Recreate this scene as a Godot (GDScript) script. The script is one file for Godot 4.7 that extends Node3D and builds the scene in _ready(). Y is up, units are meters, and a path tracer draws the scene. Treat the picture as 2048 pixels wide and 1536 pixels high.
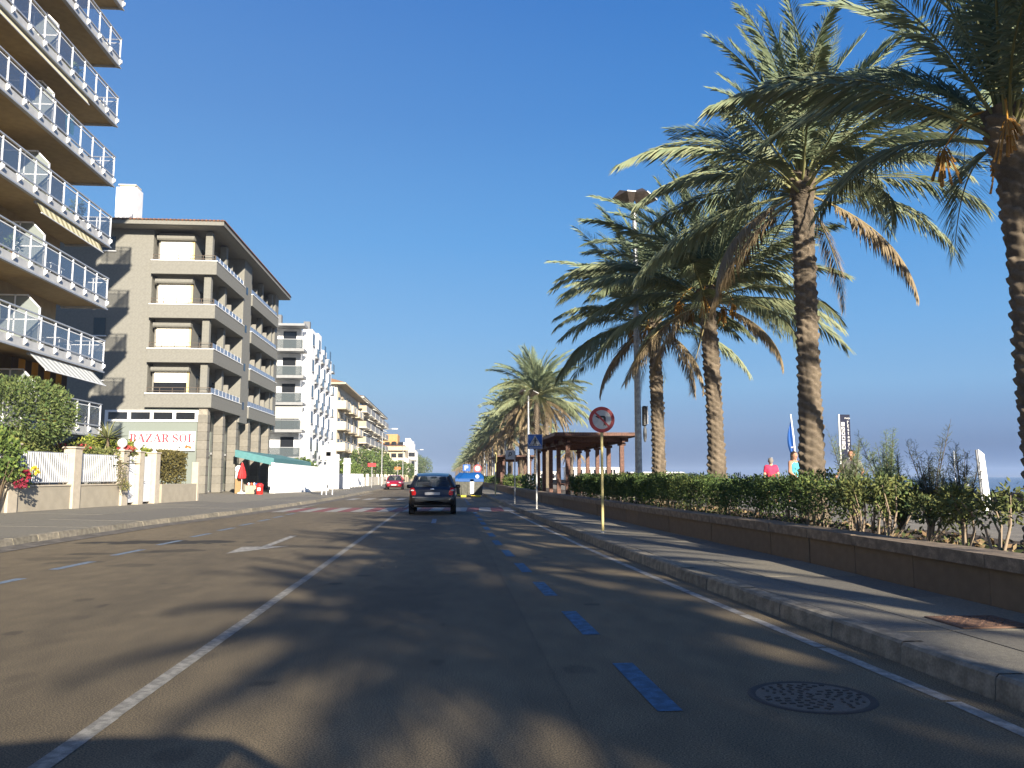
extends Node3D

# ------------------------------------------------------------------ mesh collector
class MB:
	var v := PackedVector3Array()
	var n := PackedVector3Array()
	var c := PackedColorArray()
	var u := PackedVector2Array()
	var u2 := PackedVector2Array()
	var i := PackedInt32Array()
	var col := Color.WHITE
	var colored := false
	var mapped := false
	func vert(p: Vector3, nn := Vector3.ZERO) -> int:
		v.append(p)
		n.append(nn)
		if colored:
			c.append(col)
		return v.size() - 1
	func tri_i(a: int, b: int, d: int) -> void:      # counter-clockwise seen from outside
		i.append(a); i.append(d); i.append(b)
	func tri(a: Vector3, b: Vector3, d: Vector3) -> void:
		var m := (b - a).cross(d - a).normalized()
		tri_i(vert(a, m), vert(b, m), vert(d, m))
	func quad(a: Vector3, b: Vector3, d: Vector3, e: Vector3) -> void:
		var m := (d - a).cross(e - b).normalized()
		var k := v.size()
		vert(a, m); vert(b, m); vert(d, m); vert(e, m)
		i.append_array(PackedInt32Array([k, k + 2, k + 1, k, k + 3, k + 2]))
	func hexa(p: Array) -> void:                     # four bottom corners, four top corners, both counter-clockwise from above
		quad(p[3], p[2], p[1], p[0]); quad(p[4], p[5], p[6], p[7])
		for k in 4:
			var m := (k + 1) % 4
			quad(p[k], p[m], p[m + 4], p[k + 4])
	func bx(x0: float, y0: float, z0: float, x1: float, y1: float, z1: float) -> void:
		hexa([Vector3(x0, y0, z1), Vector3(x1, y0, z1), Vector3(x1, y0, z0), Vector3(x0, y0, z0), Vector3(x0, y1, z1), Vector3(x1, y1, z1), Vector3(x1, y1, z0), Vector3(x0, y1, z0)])
	func box(ce: Vector3, s: Vector3, b := Basis.IDENTITY) -> void:
		var p := []
		for y in [-0.5, 0.5]:
			for q in [Vector2(-0.5, 0.5), Vector2(0.5, 0.5), Vector2(0.5, -0.5), Vector2(-0.5, -0.5)]:
				p.append(ce + b * (Vector3(q.x, y, q.y) * s))
		hexa(p)
	func oquad(q: Array, ce: Vector3) -> void:        # turned so that it faces away from ce
		if (q[2] - q[0]).cross(q[3] - q[1]).dot(q[0] + q[2] - ce * 2.0) >= 0: quad(q[0], q[1], q[2], q[3])
		else: quad(q[3], q[2], q[1], q[0])
	func bbox(ce: Vector3, s: Vector3, r: float, b := Basis.IDENTITY) -> void:   # a box with its edges taken off
		var h := s * 0.5
		for f in [[0, 1, 2], [1, 2, 0], [2, 0, 1]]:
			for sg in [-1.0, 1.0]:
				var q := []
				for w in [Vector2(-1, -1), Vector2(1, -1), Vector2(1, 1), Vector2(-1, 1)]:
					var p := Vector3.ZERO
					p[f[0]] = sg * h[f[0]]; p[f[1]] = w.x * (h[f[1]] - r); p[f[2]] = w.y * (h[f[2]] - r)
					q.append(ce + b * p)
				oquad(q, ce)
				for sy in [-1.0, 1.0]:                     # the edges that run along axis f[2]
					var e := []
					for w in [[0, -1], [0, 1], [1, 1], [1, -1]]:
						var p := Vector3.ZERO
						p[f[0]] = sg * (h[f[0]] - (r if w[0] == 1 else 0.0)); p[f[1]] = sy * (h[f[1]] - (0.0 if w[0] == 1 else r)); p[f[2]] = w[1] * (h[f[2]] - r)
						e.append(ce + b * p)
					oquad(e, ce)
		for sx in [-1.0, 1.0]:
			for sy in [-1.0, 1.0]:
				for sz in [-1.0, 1.0]:
					var a := ce + b * Vector3(sx * h.x, sy * (h.y - r), sz * (h.z - r))
					var d := ce + b * Vector3(sx * (h.x - r), sy * h.y, sz * (h.z - r))
					var e := ce + b * Vector3(sx * (h.x - r), sy * (h.y - r), sz * h.z)
					if sx * sy * sz > 0: tri(a, d, e)
					else: tri(a, e, d)
	func sheet(rows: Array, closed := false, flip := false) -> void:     # smooth surface through rows of points
		var k := v.size()
		var w: int = rows[0].size()
		for r in rows:
			for p in r:
				vert(p)
		for a in rows.size() - 1:
			for b in (w if closed else w - 1):
				var p := k + a * w + b
				var q := k + a * w + (b + 1) % w
				if flip:
					tri_i(p, p + w, q); tri_i(q, p + w, q + w)
				else:
					tri_i(p, q, p + w); tri_i(q, q + w, p + w)
	func tube(pts: Array, radii: Array, seg := 8, caps := true) -> void:
		var rows := []
		var side := Vector3.ZERO
		for k in pts.size():
			var t: Vector3 = (pts[mini(k + 1, pts.size() - 1)] - pts[maxi(k - 1, 0)]).normalized()
			if side == Vector3.ZERO:
				side = t.cross(Vector3.UP if absf(t.y) < 0.9 else Vector3.RIGHT).normalized()
			side = (side - t * side.dot(t)).normalized()
			var up := side.cross(t)
			var row := PackedVector3Array()
			for s in seg:
				var a := TAU * s / seg
				row.append(pts[k] + (side * cos(a) + up * sin(a)) * radii[k])
			rows.append(row)
		sheet(rows, true, true)
		if caps:
			for e in [0, rows.size() - 1]:
				for s in range(1, seg - 1):
					if e == 0: tri(rows[e][0], rows[e][s], rows[e][s + 1])
					else: tri(rows[e][0], rows[e][s + 1], rows[e][s])
	func rod(a: Vector3, b: Vector3, r: float, seg := 6) -> void:
		tube([a, b], [r, r], seg)
	func lathe(prof: Array, seg: int, at := Vector3.ZERO, b := Basis.IDENTITY) -> void:   # prof: Vector2(radius, height) from bottom to top
		var rows := []
		for p in prof:
			var row := PackedVector3Array()
			for s in seg:
				var a := TAU * s / seg
				row.append(at + b * Vector3(cos(a) * p.x, p.y, -sin(a) * p.x))
			rows.append(row)
		sheet(rows, true)
	func ball(ce: Vector3, r: Vector3, seg := 12, rings := 8) -> void:
		var prof := []
		var rows := []
		for k in rings + 1:
			var a := -PI / 2 + PI * k / rings
			var row := PackedVector3Array()
			for s in seg:
				var q := TAU * s / seg
				row.append(ce + Vector3(cos(a) * cos(q) * r.x, sin(a) * r.y, -cos(a) * sin(q) * r.z))
			rows.append(row)
		sheet(rows, true)
	func prism(poly: PackedVector2Array, d0: float, d1: float, at: Vector3, b := Basis.IDENTITY) -> void:   # poly counter-clockwise in x, y; extruded along z from d0 to d1
		var t := Geometry2D.triangulate_polygon(poly)
		var f := func(p: Vector2, z: float) -> Vector3: return at + b * Vector3(p.x, p.y, z)
		for k in range(0, t.size(), 3):
			var a := poly[t[k]]
			var e := poly[t[k + 1]]
			var g := poly[t[k + 2]]
			if (e - a).cross(g - a) < 0:
				var h := e
				e = g
				g = h
			tri(f.call(a, d1), f.call(e, d1), f.call(g, d1))
			tri(f.call(a, d0), f.call(g, d0), f.call(e, d0))
		for k in poly.size():
			var p := poly[k]
			var q := poly[(k + 1) % poly.size()]
			quad(f.call(p, d0), f.call(q, d0), f.call(q, d1), f.call(p, d1))
	func commit() -> ArrayMesh:
		var acc := PackedVector3Array()
		var need := n.has(Vector3.ZERO)
		if need:
			acc.resize(v.size())
			for k in range(0, i.size(), 3):
				var a := i[k]
				var b := i[k + 2]
				var d := i[k + 1]
				if n[a] == Vector3.ZERO or n[b] == Vector3.ZERO or n[d] == Vector3.ZERO:
					var m := (v[b] - v[a]).cross(v[d] - v[a])
					acc[a] += m; acc[b] += m; acc[d] += m
			for k in v.size():
				if n[k] == Vector3.ZERO:
					n[k] = acc[k].normalized() if acc[k].length_squared() > 1e-18 else Vector3.UP
		var arr := []
		arr.resize(Mesh.ARRAY_MAX)
		arr[Mesh.ARRAY_VERTEX] = v
		arr[Mesh.ARRAY_NORMAL] = n
		arr[Mesh.ARRAY_INDEX] = i
		if colored: arr[Mesh.ARRAY_COLOR] = c
		if mapped: arr[Mesh.ARRAY_TEX_UV] = u
		if u2.size() == v.size(): arr[Mesh.ARRAY_TEX_UV2] = u2
		var m := ArrayMesh.new()
		m.add_surface_from_arrays(Mesh.PRIMITIVE_TRIANGLES, arr)
		return m

# ------------------------------------------------------------------ nodes
var M := {}
var taken := {}
var rng := RandomNumberGenerator.new()

func numbered(called: String) -> String:
	var k: int = taken.get(called, -1) + 1
	taken[called] = k
	return called if k == 0 else "%s_%03d" % [called, k]

func tag(o: Node3D, label: String, category: String, group := "") -> Node3D:
	o.set_meta("label", label)
	o.set_meta("category", category)
	if group: o.set_meta("group", group)
	return o

func thing(called: String, label: String, category: String, at := Vector3.ZERO, turn := 0.0, group := "") -> Node3D:
	var o := Node3D.new()
	o.name = numbered(called)
	add_child(o)
	o.position = at
	o.rotation.y = turn
	return tag(o, label, category, group)

func mi(called: String, what, m: Material, parent: Node, at := Vector3.ZERO) -> MeshInstance3D:
	var o := MeshInstance3D.new()
	o.mesh = what.commit() if what is MB else what
	o.material_override = m
	o.name = numbered(called) if parent == self else called
	if called == "stems": o.set_meta("kind", "stuff")
	parent.add_child(o, true)
	o.position = at
	return o

func wp(called: String, what, m: Material, parent: Node) -> MeshInstance3D:     # a part whose mesh is in world coordinates (parents not turned)
	var off := Vector3.ZERO
	var p := parent
	while p != self:
		off += p.position
		p = p.get_parent()
	return mi(called, what, m, parent, -off)

func struct(called: String, what, m: Material) -> MeshInstance3D:
	var o := mi(called, what, m, self)
	o.set_meta("kind", "structure")
	return o

func ground_node(called: String) -> Node3D:
	var o := Node3D.new()
	o.name = numbered(called)
	add_child(o)
	o.set_meta("kind", "structure")
	return o

func copy(o: Node3D, at: Vector3, turn := 0.0, label := "") -> Node3D:
	var r: Node3D = o.duplicate()
	r.name = numbered(String(o.name).rstrip("_0123456789"))
	add_child(r)
	r.position = at
	r.rotation.y = turn
	if label: r.set_meta("label", label)
	return r

# ------------------------------------------------------------------ materials
var T := {}
var TM := {}
var mean := 1.0                     # of the texture made last, linear

func noise_bytes(size: int, seed_: int, freq: float, oct: int, kind := FastNoiseLite.TYPE_SIMPLEX_SMOOTH) -> PackedByteArray:
	var f := FastNoiseLite.new()
	f.noise_type = kind
	f.seed = seed_
	f.frequency = freq
	f.fractal_octaves = oct
	f.fractal_type = FastNoiseLite.FRACTAL_FBM if oct > 1 else FastNoiseLite.FRACTAL_NONE
	var im := f.get_seamless_image(size, size)
	im.convert(Image.FORMAT_L8)
	return im.get_data()

func tex(size: int, layers: Array) -> ImageTexture:       # layers: [seed, frequency, octaves, darkest, brightest, contrast]; they multiply
	var out := PackedFloat32Array()
	out.resize(size * size)
	out.fill(1.0)
	for l in layers:
		var b := noise_bytes(size, l[0], l[1], l[2])
		var lut := PackedFloat32Array()
		for k in 256:
			var t := clampf((k / 255.0 - 0.5) * l[5] + 0.5, 0, 1)
			lut.append(lerpf(l[3], l[4], t))
		for k in out.size():
			out[k] *= lut[b[k]]
	var data := PackedByteArray()
	data.resize(size * size)
	var sum := 0.0
	for k in out.size():
		data[k] = int(clampf(out[k], 0, 1) * 255)
		sum += pow(out[k], 2.2)
	mean = sum / out.size()
	var im := Image.create_from_data(size, size, false, Image.FORMAT_L8, data)
	im.convert(Image.FORMAT_RGBA8)
	return ImageTexture.create_from_image(im)

func mk(called: String, lin: Color, rough := 0.8, texture := "", scale := 1.0, bump := 0.0, metal := 0.0) -> StandardMaterial3D:
	var m := StandardMaterial3D.new()
	m.resource_name = called
	var f: float = TM[texture] if texture else 1.0      # the colour given is the mean colour, so the texture's own mean is taken out
	m.albedo_color = Color(minf(lin.r / f, 1.0), minf(lin.g / f, 1.0), minf(lin.b / f, 1.0)).linear_to_srgb()
	m.roughness = rough
	m.metallic = metal
	if texture:
		m.albedo_texture = T[texture]
		m.uv1_triplanar = true
		m.uv1_world_triplanar = true
		m.uv1_scale = Vector3.ONE * scale
		if bump > 0:
			m.heightmap_enabled = true
			m.heightmap_texture = T[texture]
			m.heightmap_scale = bump
	M[called] = m
	return m

func leafy(called: String, lin: Color, back: Color, rough := 0.55) -> StandardMaterial3D:
	var m := mk(called, lin, rough)
	m.vertex_color_use_as_albedo = true
	m.backlight_enabled = true
	m.backlight = back
	m.cull_mode = BaseMaterial3D.CULL_DISABLED
	return m

func glass(called: String, lin: Color, alpha: float, rough := 0.05) -> StandardMaterial3D:
	var m := mk(called, lin, rough)
	m.transparency = BaseMaterial3D.TRANSPARENCY_ALPHA
	m.albedo_color.a = alpha
	return m

func materials() -> void:
	T.fine = tex(512, [[1, 0.09, 3, 0.72, 1.0, 1.6], [2, 0.006, 4, 0.86, 1.0, 1.8]])
	TM.fine = mean
	T.speck = tex(512, [[3, 0.22, 2, 0.6, 1.0, 1.8], [4, 0.03, 3, 0.88, 1.0, 1.6]])
	TM.speck = mean
	T.plaster = tex(512, [[5, 0.15, 2, 0.95, 1.0, 1.5], [6, 0.008, 5, 0.93, 1.0, 1.6]])
	TM.plaster = mean
	T.grime = tex(512, [[7, 0.014, 5, 0.76, 1.0, 1.8], [8, 0.1, 3, 0.85, 1.0, 1.6]])
	TM.grime = mean
	T.sand = tex(256, [[9, 0.2, 3, 0.75, 1.0, 1.5], [10, 0.02, 3, 0.85, 1.0, 1.5]])
	TM.sand = mean
	mk("kerb", Color(0.21, 0.185, 0.14), 0.9, "grime", 0.7, 0.6)
	mk("kerb_b", Color(0.18, 0.16, 0.12), 0.9, "grime", 0.9, 0.6)
	mk("kerb_c", Color(0.24, 0.21, 0.155), 0.9, "grime", 0.8, 0.6)
	mk("pave", Color(0.155, 0.142, 0.115), 0.9, "speck", 1.1, 0.25)
	mk("pave_b", Color(0.175, 0.16, 0.125), 0.9, "speck", 1.0, 0.25)
	mk("pave_c", Color(0.21, 0.187, 0.14), 0.9, "speck", 1.2, 0.25)
	mk("joint", Color(0.10, 0.095, 0.085), 0.95, "fine", 1.0)
	mk("gutter", Color(0.12, 0.105, 0.085), 0.9, "grime", 0.5, 0.3)
	mk("white_paint", Color(0.29, 0.275, 0.24), 0.75, "grime", 0.9)
	mk("blue_paint", Color(0.035, 0.105, 0.19), 0.75, "grime", 1.1)
	mk("worn_paint", Color(0.215, 0.205, 0.175), 0.8, "grime", 1.6)
	mk("blue_worn", Color(0.14, 0.19, 0.25), 0.8, "grime", 1.1)
	mk("red_paint", Color(0.2, 0.06, 0.055), 0.8, "grime", 1.0)
	mk("rock_wall", Color(0.165, 0.115, 0.07), 0.92, "plaster", 1.4, 0.5)
	mk("rock_wall_b", Color(0.152, 0.107, 0.066), 0.92, "plaster", 1.4, 0.5)
	mk("coping", Color(0.21, 0.16, 0.11), 0.92, "grime", 0.8, 0.8)
	mk("soil", Color(0.075, 0.052, 0.034), 1.0, "speck", 1.3, 2.0)
	mk("sand", Color(0.34, 0.28, 0.19), 1.0, "sand", 0.5, 1.5)
	mk("promenade", Color(0.22, 0.195, 0.155), 0.9, "fine", 0.8, 0.2)
	mk("dark_stone", Color(0.085, 0.08, 0.075), 0.9, "grime", 0.6, 1.0)
	mk("earth", Color(0.16, 0.14, 0.11), 1.0, "grime", 0.1)
	mk("sea", Color(0.035, 0.05, 0.10), 0.16)
	mk("rust", Color(0.15, 0.085, 0.055), 0.85, "speck", 2.0, 0.6)
	mk("iron", Color(0.06, 0.045, 0.035), 0.75, "speck", 2.2, 0.6)
	mk("iron_pale", Color(0.15, 0.125, 0.095), 0.8, "speck", 2.2, 0.4)
	mk("galva", Color(0.36, 0.365, 0.36), 0.5, "grime", 0.9, 0.0, 0.55)
	mk("lamp_dark", Color(0.075, 0.06, 0.05), 0.45, "grime", 1.5, 0.0, 0.3)
	mk("pale_metal", Color(0.62, 0.62, 0.60), 0.45, "plaster", 1.0)
	mk("yellow_pole_and_reflection", Color(0.50, 0.42, 0.18), 0.6, "plaster", 1.0)  # also carries the painted reflection of the turn sign's pole
	mk("black", Color(0.012, 0.012, 0.013), 0.5)
	mk("rubber", Color(0.018, 0.018, 0.018), 0.85)
	mk("sign_red", Color(0.42, 0.025, 0.03), 0.4, "plaster", 2.0)
	mk("sign_white", Color(0.42, 0.42, 0.42), 0.4, "plaster", 2.0)
	mk("sign_blue", Color(0.010, 0.085, 0.33), 0.6, "plaster", 2.0)
	mk("navy", Color(0.010, 0.014, 0.035), 0.9)
	mk("wood", Color(0.115, 0.054, 0.036), 0.7, "grime", 1.2, 0.4)
	mk("wood_dark", Color(0.075, 0.034, 0.022), 0.75, "grime", 1.0, 0.4)
	mk("white_wall", Color(0.80, 0.80, 0.79), 0.85, "plaster", 0.3)
	mk("white_rail", Color(0.78, 0.79, 0.80), 0.45)
	mk("slab_edge", Color(0.46, 0.46, 0.45), 0.7, "plaster", 0.6)
	mk("grey_rail", Color(0.42, 0.43, 0.45), 0.4, "", 1.0, 0.0, 0.3)
	mk("cream", Color(0.42, 0.35, 0.24), 0.85, "plaster", 0.4)
	mk("cream_b", Color(0.5, 0.42, 0.29), 0.85, "plaster", 0.4)
	mk("cream_white", Color(0.6, 0.55, 0.45), 0.85, "plaster", 0.35)
	mk("orange_wall", Color(0.42, 0.25, 0.10), 0.85, "plaster", 0.3)
	mk("pier_cream", Color(0.47, 0.41, 0.32), 0.85, "plaster", 0.8)
	mk("low_wall", Color(0.345, 0.305, 0.235), 0.88, "plaster", 0.5, 0.2)
	mk("soffit", Color(0.40, 0.30, 0.155), 0.9, "plaster", 0.5)
	mk("b_wall", Color(0.36, 0.28, 0.165), 0.9, "plaster", 0.5)
	mk("taupe", Color(0.19, 0.185, 0.162), 0.9, "plaster", 1.3, 0.2)
	mk("taupe_b", Color(0.21, 0.2, 0.175), 0.9, "plaster", 1.3, 0.2)
	mk("stone_block", Color(0.2, 0.185, 0.155), 0.9, "plaster", 0.8, 0.3)
	mk("stone_block_b", Color(0.175, 0.163, 0.137), 0.9, "plaster", 0.8, 0.3)
	mk("mortar", Color(0.27, 0.245, 0.2), 0.95, "fine", 1.0)
	mk("tile_roof", Color(0.20, 0.10, 0.06), 0.85, "grime", 0.6, 0.3)
	mk("tile_roof_b", Color(0.165, 0.088, 0.057), 0.85, "grime", 0.7, 0.3)
	mk("tile_pale", Color(0.34, 0.18, 0.085), 0.85, "grime", 0.4)
	mk("dark_trim", Color(0.06, 0.05, 0.045), 0.6)
	mk("brown_rail", Color(0.10, 0.075, 0.055), 0.5)
	mk("blind", Color(0.86, 0.82, 0.70), 0.7, "plaster", 1.0)
	mk("blind_edge", Color(0.72, 0.55, 0.26), 0.7)
	mk("grey_paint", Color(0.25,0.255,0.26), 0.7, "plaster", 0.5)
	mk("grey_dark", Color(0.13, 0.135, 0.14), 0.6, "plaster", 0.6)
	mk("window_dark", Color(0.018, 0.02, 0.024), 0.08)
	mk("shop_glass", Color(0.2, 0.225, 0.2), 0.12)
	mk("teal", Color(0.07, 0.2, 0.21), 0.75, "plaster", 0.8)
	mk("awning_white", Color(0.66, 0.66, 0.62), 0.85)
	mk("awning_grey", Color(0.36, 0.37, 0.35), 0.85)
	mk("awning_cream", Color(0.70, 0.62, 0.40), 0.85)
	mk("awning_olive", Color(0.34, 0.30, 0.16), 0.85)
	mk("orange_cloth", Color(0.55, 0.27, 0.02), 0.85)
	mk("dark_cloth", Color(0.07, 0.045, 0.03), 0.9)
	mk("red_letter", Color(0.50, 0.03, 0.05), 0.5)
	mk("orange_letter", Color(0.60, 0.12, 0.02), 0.5)
	mk("red_cloth", Color(0.55, 0.02, 0.02), 0.7)
	mk("red_plastic", Color(0.52, 0.025, 0.02), 0.35)
	mk("carton", Color(0.3, 0.19, 0.09), 0.9, "plaster", 2.0)
	mk("container_grey", Color(0.065, 0.065, 0.05), 0.55, "grime", 0.8)
	mk("container_blue", Color(0.008, 0.07, 0.24), 0.35)
	mk("yellow", Color(0.60, 0.48, 0.03), 0.6)
	mk("stem", Color(0.13, 0.095, 0.06), 0.9)
	mk("stem_pale", Color(0.26, 0.20, 0.14), 0.9)
	mk("fruit", Color(0.34, 0.17, 0.03), 0.7)
	mk("stalk", Color(0.48, 0.23, 0.03), 0.6)
	glass("rail_glass", Color(0.14, 0.17, 0.23), 0.28)
	glass("sky_tint_glass", Color(0.22, 0.25, 0.33), 0.75)  # sky reflection put into the pane colour as a blue tint
	glass("frosted", Color(0.30, 0.34, 0.33), 0.55, 0.4)
	glass("car_glass", Color(0.03, 0.04, 0.045), 0.42)
	glass("dim_glass", Color(0.10, 0.12, 0.13), 0.7)
	glass("globe", Color(0.86, 0.86, 0.84), 0.92, 0.2)
	leafy("frond", Color(1, 1, 1), Color(0.09, 0.105, 0.03), 0.65)
	leafy("leaf", Color(1, 1, 1), Color(0.04, 0.055, 0.01), 0.8)
	var tk := mk("trunk", Color(1, 1, 1), 0.95, "speck", 1.6, 0.8)
	tk.vertex_color_use_as_albedo = true
	for who in [["skin", Color(0.42, 0.22, 0.14)], ["skin_pale", Color(0.50, 0.29, 0.20)], ["shirt_pink", Color(0.62, 0.03, 0.09)], ["shirt_blue", Color(0.08, 0.42, 0.55)], ["shirt_grey", Color(0.20, 0.19, 0.19)], ["shorts_black", Color(0.012, 0.012, 0.016)], ["hair_grey", Color(0.20, 0.18, 0.16)], ["hair_dark", Color(0.03, 0.018, 0.012)], ["eye_white", Color(0.7, 0.68, 0.65)], ["lips", Color(0.35, 0.10, 0.09)]]:
		mk(who[0], who[1], 0.8)
	for cp in [["car_black", Color(0.004, 0.004, 0.005)], ["car_red", Color(0.33, 0.008, 0.02)], ["car_grey", Color(0.20, 0.21, 0.22)]]:
		var m := mk(cp[0], cp[1], 0.32)
		m.clearcoat_enabled = true
		m.clearcoat = 0.6
		m.clearcoat_roughness = 0.1
	mk("tail_red", Color(0.42, 0.008, 0.008), 0.15)
	mk("lamp_clear", Color(0.62, 0.60, 0.57), 0.12)
	mk("chrome", Color(0.66, 0.66, 0.66), 0.15, "", 1.0, 0.0, 0.9)
	mk("plate", Color(0.50, 0.49, 0.50), 0.5)
	mk("seat", Color(0.02, 0.02, 0.022), 0.85)

# ------------------------------------------------------------------ lines of the street (x as a function of z)
func along(pts: Array, z: float) -> float:
	for k in range(1, pts.size()):
		if z >= pts[k].x:
			return lerpf(pts[k].y, pts[k - 1].y, clampf((z - pts[k].x) / (pts[k - 1].x - pts[k].x), 0, 1))
	return pts[-1].y
const KR := [Vector2(30, 3.45), Vector2(0, 3.4), Vector2(-5, 3.35), Vector2(-10, 3.12), Vector2(-16, 2.92), Vector2(-34, 2.68), Vector2(-56, 2.5), Vector2(-900, 2.4)]
const WR := [Vector2(30, 5.2), Vector2(0, 5.15), Vector2(-12, 5.1), Vector2(-19, 4.78), Vector2(-29, 4.58), Vector2(-37, 4.36), Vector2(-60, 4.3), Vector2(-900, 4.25)]
const KL := [Vector2(30, -8.6), Vector2(-18, -8.6), Vector2(-24, -8.35), Vector2(-30, -7.7), Vector2(-34, -7.4), Vector2(-42, -6.95), Vector2(-52, -6.7), Vector2(-900, -6.6)]
func kr(z: float) -> float: return along(KR, z)
func wr(z: float) -> float: return along(WR, z)
func kl(z: float) -> float: return along(KL, z)
func le(x: float) -> float: return 0.13 + maxf(0.0, -8.6 - x) * 0.02      # the pavement before the houses rises gently to them

func ribbon(m: MB, fa: Callable, fb: Callable, z0: float, z1: float, step: float) -> void:   # a sheet between two lines given as point(z)
	var rows := []
	var z := z0
	while true:
		rows.append(PackedVector3Array([fa.call(z), fb.call(z)]))
		if z <= z1: break
		z = maxf(z - step, z1)
	m.sheet(rows)

# ------------------------------------------------------------------ the setting
func smudge(a: PackedFloat32Array, w: int, h: int, x: float, z: float, rx: float, rz: float, k: float, nb: PackedByteArray) -> void:   # a stain with a ragged outline in the road's colour map
	var cx := (x + 10.0) / 14.0 * w
	var cy := (8.0 - z) / 128.0 * h
	var sx := rx / 14.0 * w
	var sy := rz / 128.0 * h
	for yy in range(maxi(0, int(cy - sy * 1.5)), mini(h, int(cy + sy * 1.5) + 1)):
		for xx in range(maxi(0, int(cx - sx * 1.5)), mini(w, int(cx + sx * 1.5) + 1)):
			var d := Vector2((xx - cx) / sx, (yy - cy) / sy).length() + (nb[(yy * 7 % 512) * 512 + (xx * 3 % 512)] / 255.0 - 0.5) * 0.9
			if d < 1.0:
				a[yy * w + xx] *= lerpf(k, 1.0, smoothstep(0.8, 1.0, d))

func road_material() -> StandardMaterial3D:
	var w := 512
	var h := 2048
	var nb := noise_bytes(512, 41, 0.012, 4)
	var nf := noise_bytes(512, 42, 0.08, 3)
	var a := PackedFloat32Array()
	a.resize(w * h)
	var lane := PackedFloat32Array()
	for xx in w:                                           # tone of the strips the road was laid in, and of the wheel tracks
		var x := xx / float(w) * 14.0 - 10.0
		var t := 0.90
		if x > 0.72: t *= 1.05
		if absf(x - 0.72) < 0.02: t *= 0.93
		if x < -2.0 and x > -4.9: t *= 0.97
		for tr in [-1.3, 0.2, -3.0, -4.6]:
			t *= 1.0 + 0.05 * exp(-pow((x - tr) / 0.28, 2))
		if x < -5.9: t *= 1.06
		lane.append(t)
	for yy in h:
		var r1 := (yy / 2 % 512) * 512
		var r2 := (yy % 512) * 512
		for xx in w:
			a[yy * w + xx] = lane[xx] * (0.84 + 0.26 * nb[r1 + (xx / 2 + yy / 9) % 512] / 255.0) * (0.9 + 0.18 * nf[r2 + xx] / 255.0)
	for s in [[-5.9, -17.9, 1.7, 0.55, 0.45], [-5.0, -15.9, 0.5, 0.35, 0.72], [-5.4, -15.6, 0.3, 0.25, 0.75], [-6.2, -15.3, 0.5, 0.3, 0.74], [-5.9, -13.9, 0.5, 0.25, 0.82], [-4.9, -13.3, 0.45, 0.25, 0.86], [-6.6, -14.5, 0.6, 0.3, 0.84], [-7.1, -12.8, 0.5, 0.5, 0.88], [-0.6, -9.0, 0.5, 1.6, 0.93], [-0.5, -22.0, 0.4, 3.0, 0.9], [1.9, -12.0, 0.5, 0.9, 0.9], [-3.4, -9.0, 0.4, 2.0, 0.94]]:
		smudge(a, w, h, s[0], s[1], s[2], s[3], s[4], nb)
	for k in 150:                                          # small oil spots and chips
		smudge(a, w, h, rng.randf_range(-8, 3), rng.randf_range(-50, 2), rng.randf_range(0.03, 0.12), rng.randf_range(0.07, 0.16), rng.randf_range(0.72, 0.93), nb)
	var data := PackedByteArray()
	data.resize(w * h)
	for k in a.size():
		data[k] = int(clampf(a[k], 0, 1) * 255)
	var im := Image.create_from_data(w, h, false, Image.FORMAT_L8, data)
	im.convert(Image.FORMAT_RGBA8)
	var m := mk("asphalt", Color(0.385, 0.295, 0.165), 0.86)
	m.albedo_texture = ImageTexture.create_from_image(im)
	m.detail_enabled = true
	m.detail_blend_mode = BaseMaterial3D.BLEND_MODE_MUL
	m.detail_uv_layer = BaseMaterial3D.DETAIL_UV_2
	m.detail_albedo = tex(512, [[51, 0.16, 2, 0.55, 1.0, 1.9], [52, 0.4, 1, 0.75, 1.0, 1.6]])
	return m

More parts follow.
